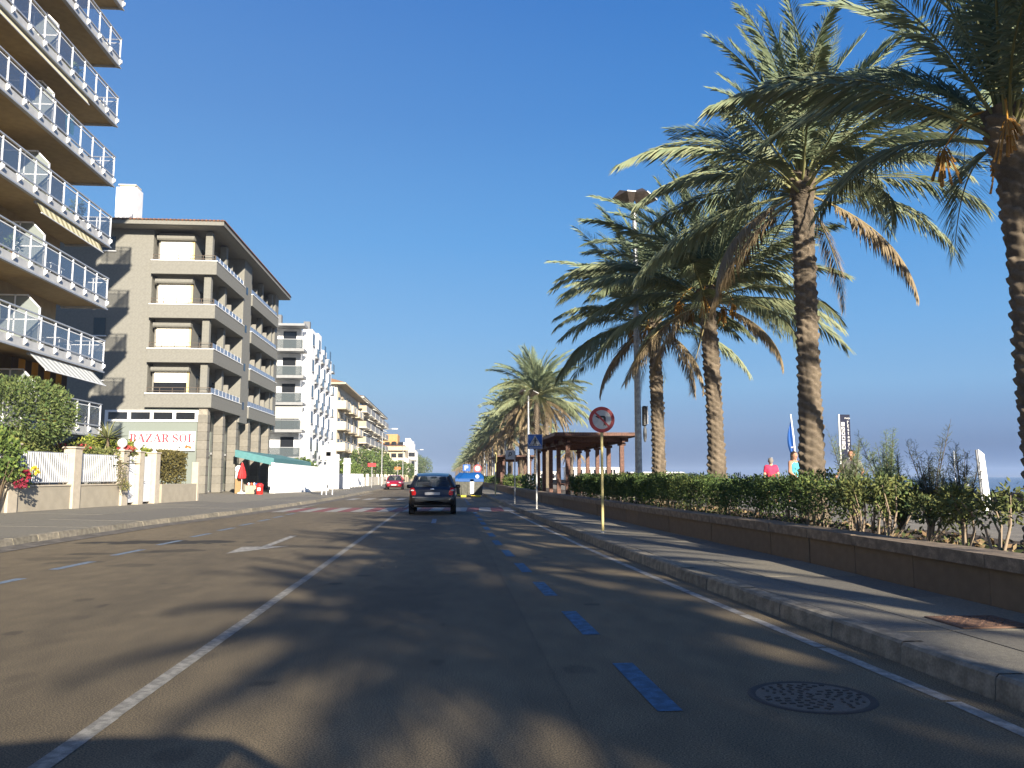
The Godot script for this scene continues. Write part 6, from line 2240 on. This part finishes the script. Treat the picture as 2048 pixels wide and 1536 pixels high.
# ------------------------------------------------------------------ cars (rear towards +z)
func car(label: String, at: Vector3, turn: float, paint: Material, sc: Vector3) -> Node3D:
	var t := thing("car", label, "car", at, turn)
	t.scale = sc
	var st := [[1.97, 0.62, 0.44, 0.58], [1.94, 0.74, 0.36, 0.66], [1.88, 0.80, 0.30, 0.72], [1.85, 0.815, 0.28, 0.86], [1.78, 0.825, 0.26, 0.97], [1.3, 0.84, 0.24, 0.985], [0.3, 0.845, 0.22, 0.97], [-0.6, 0.842, 0.22, 0.945], [-1.1, 0.83, 0.23, 0.93], [-1.45, 0.80, 0.25, 0.86], [-1.75, 0.74, 0.28, 0.76], [-1.92, 0.64, 0.34, 0.66], [-1.97, 0.54, 0.40, 0.58]]
	var rows := []
	for s in st:
		var w: float = s[1]
		var lo: float = s[2]
		var hi: float = s[3]
		rows.append(PackedVector3Array([Vector3(-w * 0.86, lo, s[0]), Vector3(-w * 0.97, lerpf(lo, hi, 0.16), s[0]), Vector3(-w, lerpf(lo, hi, 0.45), s[0]), Vector3(-w * 0.995, lerpf(lo, hi, 0.72), s[0]), Vector3(-w * 0.955, lerpf(lo, hi, 0.95), s[0]), Vector3(-w * 0.88, hi, s[0]), Vector3(-w * 0.45, hi + 0.018, s[0]), Vector3(0, hi + 0.024, s[0]), Vector3(w * 0.45, hi + 0.018, s[0]), Vector3(w * 0.88, hi, s[0]), Vector3(w * 0.955, lerpf(lo, hi, 0.95), s[0]), Vector3(w * 0.995, lerpf(lo, hi, 0.72), s[0]), Vector3(w, lerpf(lo, hi, 0.45), s[0]), Vector3(w * 0.97, lerpf(lo, hi, 0.16), s[0]), Vector3(w * 0.86, lo, s[0])]))
	var m := MB.new()
	m.sheet(rows, true)
	for e in [0, rows.size() - 1]:
		var ce := Vector3(0, 0.5, rows[e][0].z + (0.012 if e == 0 else -0.012))
		for k in 14:
			if e == 0: m.tri(ce, rows[e][k + 1], rows[e][k])
			else: m.tri(ce, rows[e][k], rows[e][k + 1])
	var body := mi("body", m, paint, t)
	# roof and pillars
	var top := [[1.50, 0.50, 1.35], [1.3, 0.545, 1.41], [0.8, 0.59, 1.465], [0.3, 0.60, 1.475], [-0.2, 0.59, 1.445], [-0.42, 0.575, 1.41]]
	m = MB.new()
	rows = []
	for s in top:
		rows.append(PackedVector3Array([Vector3(-s[1] - 0.03, s[2] - 0.05, s[0]), Vector3(-s[1], s[2], s[0]), Vector3(-s[1] * 0.5, s[2] + 0.018, s[0]), Vector3(0, s[2] + 0.024, s[0]), Vector3(s[1] * 0.5, s[2] + 0.018, s[0]), Vector3(s[1], s[2], s[0]), Vector3(s[1] + 0.03, s[2] - 0.05, s[0])]))
	m.sheet(rows)
	var roof := mi("roof", m, paint, t)
	for s in [-1.0, 1.0]:
		for a in [[Vector3(0.77, 0.95, 1.74), Vector3(0.555, 1.335, 1.47), 0.08], [Vector3(0.79, 0.95, 1.15), Vector3(0.63, 1.40, 1.15), 0.05], [Vector3(0.795, 0.95, 0.25), Vector3(0.645, 1.42, 0.3), 0.04], [Vector3(0.78, 0.92, -1.05), Vector3(0.60, 1.38, -0.38), 0.035]]:
			m = MB.new()
			m.tube([a[0] * Vector3(s, 1, 1), a[1] * Vector3(s, 1, 1)], [a[2], a[2] * 0.8], 6)
			mi("pillar", m, paint, roof)
		for a in [[Vector3(0.785, 0.96, 1.7), Vector3(0.785, 0.96, 1.15), Vector3(0.645, 1.39, 1.15), Vector3(0.62, 1.36, 1.45)], [Vector3(0.795, 0.96, 1.12), Vector3(0.80, 0.96, 0.28), Vector3(0.655, 1.41, 0.3), Vector3(0.645, 1.39, 1.12)], [Vector3(0.80, 0.96, 0.22), Vector3(0.79, 0.94, -0.98), Vector3(0.62, 1.37, -0.34), Vector3(0.655, 1.41, 0.26)]]:
			m = MB.new()
			var q := []
			for p in a: q.append(p * Vector3(s, 1, 1))
			m.oquad(q, Vector3(0, 1.1, 0.4))
			mi("side_window", m, M.car_glass, t)
		# mirrors
		m = MB.new()
		m.bbox(Vector3(s * 0.94, 0.98, -0.62), Vector3(0.2, 0.14, 0.1), 0.035)
		mi("mirror", m, M.black, t)
		m = MB.new()
		m.rod(Vector3(s * 0.78, 0.94, -0.64), Vector3(s * 0.9, 0.96, -0.62), 0.02)
		mi("mirror_arm", m, M.black, t)
		# lamps
		m = MB.new()
		rows = []
		for k in 5:
			var y := 0.70 + 0.065 * k
			var zz := [1.915, 1.902, 1.885, 1.868, 1.835][k] as float
			var wi: float = [0.60, 0.58, 0.60, 0.63, 0.66][k]
			var wo: float = [0.805, 0.82, 0.822, 0.815, 0.79][k]
			rows.append(PackedVector3Array([Vector3(s * wi, y, zz + 0.01), Vector3(s * lerpf(wi, wo, 0.55), y, zz - 0.012), Vector3(s * wo, y, zz - 0.11), Vector3(s * (wo + 0.008), y, zz - 0.22)]))
		m.sheet(rows, false, s < 0)
		var tl := mi("tail_light", m, M.tail_red, t)
		m = MB.new()
		m.ball(Vector3(s * 0.71, 0.865, 1.868), Vector3(0.075, 0.026, 0.025), 10, 6)
		mi("reverse_light", m, M.lamp_clear, tl)
		m = MB.new()
		m.ball(Vector3(s * 0.56, 0.71, -1.74), Vector3(0.16, 0.10, 0.14), 12, 8)
		mi("headlight", m, M.lamp_clear, t)
		for zz in [1.22, -1.22]:
			m = MB.new()
			m.lathe([Vector2(0.19, -0.09), Vector2(0.285, -0.09), Vector2(0.30, -0.06), Vector2(0.30, 0.06), Vector2(0.285, 0.09), Vector2(0.19, 0.09)], 24, Vector3(s * 0.745, 0.30, zz), Basis(Vector3.BACK, PI / 2))
			var tyre := mi("wheel", m, M.rubber, t)
			m = MB.new()
			m.lathe([Vector2(0.195, -0.06), Vector2(0.19, -0.075), Vector2(0.05, -0.06), Vector2(0.0, -0.08)] if s > 0 else [Vector2(0.0, 0.08), Vector2(0.05, 0.06), Vector2(0.19, 0.075), Vector2(0.195, 0.06)], 18, Vector3(s * 0.745, 0.30, zz), Basis(Vector3.BACK, PI / 2))
			mi("rim", m, M.galva, tyre)
			m = MB.new()
			m.lathe([Vector2(0.35, -0.002), Vector2(0.35, 0.012), Vector2(0.0, 0.013)] if s < 0 else [Vector2(0.0, -0.013), Vector2(0.35, -0.012), Vector2(0.35, 0.002)], 24, Vector3(s * 0.838, 0.33, zz), Basis(Vector3.BACK, PI / 2))
			mi("wheel_arch", m, M.black, body)
		# seats
		for zz in [0.75, -0.25]:
			m = MB.new()
			m.bbox(Vector3(s * 0.36, 0.85, zz), Vector3(0.48, 0.75, 0.16), 0.05, Basis(Vector3.RIGHT, 0.2))
			var seat := mi("seat", m, M.seat, t)
			m = MB.new()
			m.bbox(Vector3(s * 0.36, 1.27, zz + 0.08), Vector3(0.26, 0.17, 0.1), 0.04)
			mi("headrest", m, M.seat, seat)
	m = MB.new()
	m.oquad([Vector3(-0.70, 0.985, 1.76), Vector3(0.70, 0.985, 1.76), Vector3(0.53, 1.345, 1.51), Vector3(-0.53, 1.345, 1.51)], Vector3(0, 1.1, 0))
	mi("rear_window", m, M.car_glass, t)
	m = MB.new()
	m.oquad([Vector3(-0.75, 0.93, -1.08), Vector3(0.75, 0.93, -1.08), Vector3(0.57, 1.405, -0.42), Vector3(-0.57, 1.405, -0.42)], Vector3(0, 1.1, 0))
	mi("windscreen", m, M.car_glass, t)
	m = MB.new()
	m.bx(-0.76, 0.5, -1.0, 0.76, 0.88, 1.7)
	mi("interior", m, M.seat, t)
	m = MB.new()
	m.bbox(Vector3(0, 0.735, 1.908), Vector3(0.54, 0.12, 0.015), 0.004)
	mi("number_plate", m, M.plate, t)
	m = MB.new()
	m.bbox(Vector3(0, 0.50, -1.995), Vector3(0.5, 0.11, 0.015), 0.004)
	mi("number_plate", m, M.plate, t)
	m = MB.new()
	m.bbox(Vector3(0, 0.62, 1.965), Vector3(1.45, 0.03, 0.05), 0.012)
	mi("bumper_strip", m, M.grey_dark, t)
	m = MB.new()
	m.bbox(Vector3(0, 0.33, 1.90), Vector3(1.3, 0.1, 0.06), 0.02)
	mi("bumper_lip", m, M.black, t)
	m = MB.new()
	m.ball(Vector3(0, 0.905, 1.872), Vector3(0.085, 0.028, 0.012), 12, 6)
	mi("emblem", m, M.chrome, t)
	m = MB.new()
	m.rod(Vector3(0, 0.99, 1.775), Vector3(-0.4, 1.08, 1.715), 0.012)
	mi("rear_wiper", m, M.black, t)
	m = MB.new()
	m.bbox(Vector3(0, 1.32, -0.35), Vector3(0.24, 0.07, 0.03), 0.015)
	mi("inner_mirror", m, M.black, t)
	m = MB.new()
	m.bbox(Vector3(0, 0.46, -1.97), Vector3(0.8, 0.16, 0.05), 0.02)
	mi("grille", m, M.black, t)
	return t

# ------------------------------------------------------------------ people: one skin grown round a skeleton
func grow(m: MB, bones: Array, cell: float, k: float) -> void:
	var lo := Vector3(1e9, 1e9, 1e9)
	var hi := -lo
	for b in bones:
		var q: float = maxf(b[2], b[3]) + cell * 3
		for e in 2:
			lo = lo.min(b[e] - Vector3.ONE * q)
			hi = hi.max(b[e] + Vector3.ONE * q)
	var nx := int((hi.x - lo.x) / cell) + 2
	var ny := int((hi.y - lo.y) / cell) + 2
	var nz := int((hi.z - lo.z) / cell) + 2
	var F := PackedFloat32Array()
	F.resize(nx * ny * nz)
	for b in bones:
		var a: Vector3 = b[0]
		var ab: Vector3 = b[1] - a
		var l2 := maxf(ab.length_squared(), 1e-9)
		var q: float = maxf(b[2], b[3]) + cell * 2.5
		var s: Vector3 = ((a.min(b[1]) - Vector3.ONE * q - lo) / cell).floor()
		var e: Vector3 = ((a.max(b[1]) + Vector3.ONE * q - lo) / cell).ceil()
		for z in range(maxi(int(s.z), 0), mini(int(e.z), nz - 1) + 1):
			for y in range(maxi(int(s.y), 0), mini(int(e.y), ny - 1) + 1):
				for x in range(maxi(int(s.x), 0), mini(int(e.x), nx - 1) + 1):
					var p := lo + Vector3(x, y, z) * cell - a
					var t := clampf(p.dot(ab) / l2, 0, 1)
					var d: float = (p - ab * t).length() - lerpf(b[2], b[3], t)
					if d < cell * 2.5:
						F[(z * ny + y) * nx + x] += exp(-d * k)
	for i in F.size():
		F[i] = -log(maxf(F[i], 1e-7)) / k
	var idx := PackedInt32Array()
	idx.resize(F.size())
	idx.fill(-1)
	var off := [0, 1, nx, nx + 1, nx * ny, nx * ny + 1, nx * ny + nx, nx * ny + nx + 1]
	var co := [Vector3(0, 0, 0), Vector3(1, 0, 0), Vector3(0, 1, 0), Vector3(1, 1, 0), Vector3(0, 0, 1), Vector3(1, 0, 1), Vector3(0, 1, 1), Vector3(1, 1, 1)]
	var edges := [[0, 1], [2, 3], [4, 5], [6, 7], [0, 2], [1, 3], [4, 6], [5, 7], [0, 4], [1, 5], [2, 6], [3, 7]]
	for z in nz - 1:
		for y in ny - 1:
			for x in nx - 1:
				var i := (z * ny + y) * nx + x
				var neg := 0
				for c in 8:
					if F[i + off[c]] < 0: neg += 1
				if neg == 0 or neg == 8: continue
				var p := Vector3.ZERO
				var n := 0
				for e in edges:
					var fa := F[i + off[e[0]]]
					var fb := F[i + off[e[1]]]
					if (fa < 0) != (fb < 0):
						p += co[e[0]].lerp(co[e[1]], fa / (fa - fb))
						n += 1
				idx[i] = m.vert(lo + (Vector3(x, y, z) + p / n) * cell)
	var st := [1, nx, nx * ny]
	for z in range(1, nz - 1):
		for y in range(1, ny - 1):
			for x in range(1, nx - 1):
				var i := (z * ny + y) * nx + x
				for ax in 3:
					var ins := F[i] < 0
					if ins == (F[i + st[ax]] < 0): continue
					var u: int = st[(ax + 1) % 3]
					var w: int = st[(ax + 2) % 3]
					var a := idx[i]
					var b := idx[i - u]
					var c := idx[i - u - w]
					var d := idx[i - w]
					if a < 0 or b < 0 or c < 0 or d < 0: continue
					if ins:
						m.tri_i(a, b, c); m.tri_i(a, c, d)
					else:
						m.tri_i(a, c, b); m.tri_i(a, d, c)

func hand_bones(wrist: Vector3, d: Vector3, palm_n: Vector3, side: float) -> Array:
	d = d.normalized()
	var across := d.cross(palm_n).normalized() * side
	palm_n = across.cross(d).normalized() * side
	var out := []
	for k in 4:
		var f := (k - 1.5) * 0.021
		var kn := wrist + d * (0.088 - 0.004 * absf(k - 1.2)) + across * f
		out.append([wrist + across * f * 0.6 + d * 0.01, kn, 0.014, 0.0115])
		var ln: float = [0.066, 0.075, 0.07, 0.055][k]
		var j := kn + (d * 0.93 + palm_n * 0.35).normalized() * ln * 0.55
		out.append([kn, j, 0.0095, 0.0088])
		out.append([j, j + (d * 0.6 + palm_n * 0.8).normalized() * ln * 0.5, 0.0088, 0.0075])
	var th := wrist + d * 0.03 - across * 0.03
	var tj := th + (d * 0.6 - across * 0.75 + palm_n * 0.25).normalized() * 0.042
	out.append([wrist + d * 0.012, th, 0.014, 0.012])
	out.append([th, tj, 0.012, 0.010])
	out.append([tj, tj + (d * 0.9 - across * 0.25 + palm_n * 0.4).normalized() * 0.032, 0.010, 0.008])
	return out

func person(label: String, at: Vector3, turn: float, hh: float, skin: Material, shirt: Material, hair: Material, long_hair: bool, sleeves: bool, arms: Array, stride: float) -> void:
	# arms: [left elbow, left wrist, right elbow, right wrist] from the shoulders, for a body 1.7 m tall that faces +z
	var t := thing("person", label, "person", at, turn)
	var s := hh / 1.7
	var hip := 0.92
	var sh := 1.40
	var J := {"pel": Vector3(0, hip, 0), "chest": Vector3(0, 1.25, 0.0), "neck": Vector3(0, 1.46, -0.01), "head": Vector3(0, 1.585, 0.015)}
	var torso := [[Vector3(-0.07, hip, 0), Vector3(0.07, hip, 0), 0.125, 0.125], [J.pel, Vector3(0, 1.12, 0.01), 0.12, 0.105], [Vector3(-0.05, 1.12, 0), Vector3(-0.075, 1.28, 0), 0.10, 0.115], [Vector3(0.05, 1.12, 0), Vector3(0.075, 1.28, 0), 0.10, 0.115], [Vector3(-0.12, 1.37, -0.01), Vector3(0.12, 1.37, -0.01), 0.07, 0.07]]
	if long_hair: torso.append_array([[Vector3(-0.075, 1.25, 0.07), Vector3(-0.07, 1.27, 0.075), 0.065, 0.06], [Vector3(0.075, 1.25, 0.07), Vector3(0.07, 1.27, 0.075), 0.065, 0.06]])
	var limbs := []
	var hands := []
	var upper := []
	for k in 2:
		var q := -1.0 if k == 0 else 1.0
		var so := Vector3(q * 0.175, sh - 0.015, -0.01)
		var el: Vector3 = so + arms[k * 2]
		var wrist: Vector3 = so + arms[k * 2 + 1]
		upper.append([so, el, 0.052, 0.040])
		limbs.append([el, wrist, 0.040, 0.026])
		limbs.append([wrist, wrist + (wrist - el).normalized() * 0.03, 0.025, 0.022])
		hands.append([wrist, wrist - el, Vector3(-q, 0, 0.3), q])
	var legs := []
	var thighs := []
	for k in 2:
		var q := -1.0 if k == 0 else 1.0
		var kn := Vector3(q * 0.10, 0.50, stride * q * 0.5 + 0.03)
		var an := Vector3(q * 0.10, 0.085, stride * q - (0.05 if q < 0 else 0.0))
		thighs.append([Vector3(q * 0.09, hip - 0.02, 0), kn, 0.085, 0.058])
		legs.append([kn, kn.lerp(an, 0.35) + Vector3(0, 0, -0.015), 0.056, 0.056])
		legs.append([kn.lerp(an, 0.35) + Vector3(0, 0, -0.015), an, 0.056, 0.036])
		legs.append([an + Vector3(0, -0.04, -0.02), an + Vector3(0, -0.055, 0.15), 0.042, 0.03])
	var m := MB.new()
	grow(m, torso + upper + limbs + thighs + legs + [[Vector3(0, 1.40, -0.01), J.neck + Vector3(0, 0.06, 0), 0.055, 0.05]], 0.021, 55.0)
	var hd: Vector3 = J.head
	grow(m, [[hd + Vector3(0, 0.02, -0.02), hd + Vector3(0, 0.04, 0.005), 0.085, 0.082], [hd + Vector3(0, -0.06, 0.025), hd + Vector3(0, 0.0, 0.03), 0.05, 0.062], [hd + Vector3(0, -0.085, 0.055), hd + Vector3(0, -0.08, 0.05), 0.028, 0.03], [hd + Vector3(0, 0.0, 0.088), hd + Vector3(0, -0.035, 0.104), 0.009, 0.014], [hd + Vector3(-0.082, -0.02, -0.005), hd + Vector3(-0.086, 0.015, -0.012), 0.012, 0.016], [hd + Vector3(0.082, -0.02, -0.005), hd + Vector3(0.086, 0.015, -0.012), 0.012, 0.016], [hd + Vector3(0, -0.05, -0.01), hd + Vector3(0, -0.14, -0.02), 0.055, 0.05]], 0.0095, 110.0)
	for h in hands:
		grow(m, hand_bones(h[0], h[1], h[2], h[3]), 0.0055, 260.0)
	var body := mi("body", m, skin, t)
	for q in [-1.0, 1.0]:
		m = MB.new()
		m.ball(hd + Vector3(q * 0.032, 0.005, 0.082), Vector3(0.013, 0.009, 0.008), 8, 6)
		var ey := mi("eye", m, M.eye_white, body)
		m = MB.new()
		m.ball(hd + Vector3(q * 0.032, 0.005, 0.088), Vector3(0.0055, 0.0055, 0.004), 6, 5)
		mi("iris", m, M.hair_dark, ey)
	m = MB.new()
	m.ball(hd + Vector3(0, -0.058, 0.083), Vector3(0.022, 0.008, 0.008), 8, 5)
	mi("mouth", m, M.lips, body)
	var fat := func(bs: Array, g: float) -> Array:
		var o := []
		for b in bs: o.append([b[0], b[1], b[2] + g, b[3] + g])
		return o
	m = MB.new()
	var cloth: Array = fat.call(torso, 0.014)
	if sleeves:
		for u in upper: cloth.append([u[0], u[0].lerp(u[1], 0.55), u[2] + 0.018, u[3] + 0.026])
	else:
		cloth.pop_at(4)
		cloth.append_array([[Vector3(-0.085, 1.3, 0.03), Vector3(-0.095, 1.42, -0.01), 0.045, 0.032], [Vector3(0.085, 1.3, 0.03), Vector3(0.095, 1.42, -0.01), 0.045, 0.032], [Vector3(-0.08, 1.32, -0.04), Vector3(0.08, 1.32, -0.04), 0.05, 0.05]])
	grow(m, cloth, 0.021, 60.0)
	mi("top", m, shirt, t)
	m = MB.new()
	var low := [[Vector3(-0.07, hip - 0.01, 0), Vector3(0.07, hip - 0.01, 0), 0.143, 0.143]]
	for u in thighs: low.append([u[0], u[0].lerp(u[1], 0.75), u[2] + 0.02, u[3] + 0.03])
	grow(m, low, 0.022, 60.0)
	mi("shorts", m, M.shorts_black, t)
	m = MB.new()
	var hb := [[hd + Vector3(0, 0.035, -0.03), hd + Vector3(0, 0.055, -0.012), 0.092, 0.088], [hd + Vector3(0, -0.03, -0.055), hd + Vector3(0, 0.03, -0.05), 0.065, 0.075]]
	if long_hair:
		hb.append_array([[hd + Vector3(0, -0.02, -0.06), hd + Vector3(0, -0.30, -0.11), 0.07, 0.055], [hd + Vector3(-0.06, 0.0, -0.03), hd + Vector3(-0.09, -0.30, -0.05), 0.045, 0.035], [hd + Vector3(0.06, 0.0, -0.03), hd + Vector3(0.075, -0.22, -0.06), 0.045, 0.03]])
	grow(m, hb, 0.013, 90.0)
	mi("hair", m, hair, t)
	for k in 2:
		var q := -1.0 if k == 0 else 1.0
		var an := Vector3(q * 0.10, 0.085, stride * q - (0.05 if q < 0 else 0.0))
		m = MB.new()
		grow(m, [[an + Vector3(0, -0.035, -0.025), an + Vector3(0, -0.05, 0.16), 0.05, 0.035]], 0.018, 90.0)
		mi("shoe", m, M.white_wall, t)
	t.scale = Vector3.ONE * s

func people() -> void:
	person("person in a red T-shirt walking away along the promenade", Vector3(10.75, 0.408, -27.0), PI * 0.97, 1.56, M.skin_pale, M.shirt_pink, M.hair_grey, false, true, [Vector3(-0.07, -0.27, -0.05), Vector3(-0.13, -0.5, 0.05), Vector3(0.06, -0.27, 0.02), Vector3(0.07, -0.52, 0.08)], 0.16)
	person("person in a turquoise tank top with long dark hair beside the tall palm", Vector3(10.28, 0.408, -24.0), 0.45, 1.68, M.skin, M.shirt_blue, M.hair_dark, true, false, [Vector3(-0.05, -0.28, 0.02), Vector3(0.06, -0.46, 0.18), Vector3(0.06, -0.27, -0.06), Vector3(0.06, -0.5, 0.06)], 0.18)
	person("person in a grey T-shirt with one arm bent out in front of the navy pylon", Vector3(11.05, 0.408, -22.0), -0.75, 1.66, M.skin, M.shirt_grey, M.hair_dark, false, true, [Vector3(-0.14, -0.24, 0.1), Vector3(-0.15, -0.40, 0.34), Vector3(0.08, -0.26, -0.12), Vector3(0.08, -0.38, 0.08)], 0.22)

# ------------------------------------------------------------------ air and light
func sky_image() -> ImageTexture:
	# elevation in degrees, colour as the photograph shows it (sRGB)
	var stops := [[-90.0, Color8(120, 118, 112)], [-1.0, Color8(140, 152, 172)], [0.0, Color8(158, 176, 202)], [1.6, Color8(161, 182, 209)], [3.2, Color8(163, 188, 216)], [6.0, Color8(154, 196, 229)], [10.0, Color8(137, 187, 234)], [16.0, Color8(114, 172, 230)], [24.0, Color8(98, 150, 214)], [32.0, Color8(82, 134, 205)], [55.0, Color8(46, 98, 176)], [90.0, Color8(38, 80, 155)]]
	var sea := [[-90.0, Color8(120, 118, 112)], [-1.0, Color8(82, 102, 144)], [0.0, Color8(84, 105, 150)], [1.6, Color8(100, 124, 166)], [3.2, Color8(124, 155, 197)], [6.0, Color8(134, 180, 224)], [10.0, Color8(118, 175, 229)], [16.0, Color8(92, 160, 226)], [24.0, Color8(68, 138, 213)], [32.0, Color8(52, 120, 200)], [55.0, Color8(46, 98, 176)], [90.0, Color8(38, 80, 155)]]
	var h := 512
	var im := Image.create(1024, h, false, Image.FORMAT_RGBF)
	for y in h:
		var el := 90.0 - (y + 0.5) * 180.0 / h
		var two := []
		for st in [stops, sea]:
			var c: Color = st[-1][1].srgb_to_linear()
			for k in range(1, st.size()):
				if el <= st[k][0]:
					c = st[k - 1][1].srgb_to_linear().lerp(st[k][1].srgb_to_linear(), clampf((el - st[k - 1][0]) / (st[k][0] - st[k - 1][0]), 0, 1))
					break
			two.append(c)
		for q in 512:                                       # the haze lies darker over the open sea than over the land
			var az := (q + 0.5) / 512.0 * TAU
			var c: Color = two[0].lerp(two[1], smoothstep(-0.5, 0.75, sin(az)))
			var dir := Vector3(sin(az) * cos(deg_to_rad(el)), sin(deg_to_rad(el)), -cos(az) * cos(deg_to_rad(el)))
			var glow := 2.2 * exp(-rad_to_deg(dir.angle_to(-SUN_WAY)) / 11.0)      # the bright air round the low sun, behind the viewer
			im.fill_rect(Rect2i(q * 2, y, 2, 1), Color((c.r + glow) / EXPOSURE, (c.g + glow * 0.93) / EXPOSURE, (c.b + glow * 0.80) / EXPOSURE))
	return ImageTexture.create_from_image(im)

const EXPOSURE := 2.4
const SUN_WAY := Vector3(-0.2939, -0.3090, -0.9045)      # 18 degrees high, 18 degrees off the line of the street

func _ready() -> void:
	# camera
	var cam := Camera3D.new()
	cam.name = "camera"
	add_child(cam)
	cam.position = Vector3(0, 1.36, 0)
	cam.rotation_degrees = Vector3(6.397, -4.374, 0)
	cam.fov = 49.92
	cam.near = 0.05
	cam.far = 9000.0
	cam.current = true
	# sky
	var env := Environment.new()
	env.background_mode = Environment.BG_SKY
	var sky := Sky.new()
	var sm := PanoramaSkyMaterial.new()
	sm.panorama = sky_image()
	sky.sky_material = sm
	env.sky = sky
	env.tonemap_mode = Environment.TONE_MAPPER_LINEAR
	env.tonemap_exposure = EXPOSURE
	env.fog_enabled = true
	env.fog_density = 0.00026
	env.fog_light_color = Color(0.72, 0.80, 0.92)
	env.sdfgi_enabled = true
	env.ssao_enabled = true
	env.ssil_enabled = true
	var we := WorldEnvironment.new()
	we.name = "environment"
	we.environment = env
	add_child(we)
	# low morning sun over the shoulder, from the sea side
	var sun := DirectionalLight3D.new()
	sun.name = "sun"
	add_child(sun)
	sun.look_at_from_position(Vector3.ZERO, SUN_WAY)
	sun.light_energy = 1.6
	sun.light_color = Color(1.0, 0.955, 0.88)
	sun.light_angular_distance = 0.55
	sun.shadow_enabled = true
	rng.seed = 5
	materials()
	setting()
	balcony_block()
	bazaar_block()
	far_blocks()
	plot_lines()
	palms()
	plants()
	street_signs()
	furniture()
	car("black hatchback driving ahead towards the crossing", Vector3(-0.57, 0, -31.8), 0.0, M.car_black, Vector3(1, 1.0, 1))
	car("small red car coming down the opposite lane", Vector3(-5.6, 0, -88.0), PI, M.car_red, Vector3(1.05, 1.0, 0.95))
	car("grey hatchback casting the rounded shadow on the near road", Vector3(-0.05, 0, 0.95), 0.0, M.car_grey, Vector3(1.05, 1.24, 1))
	people()
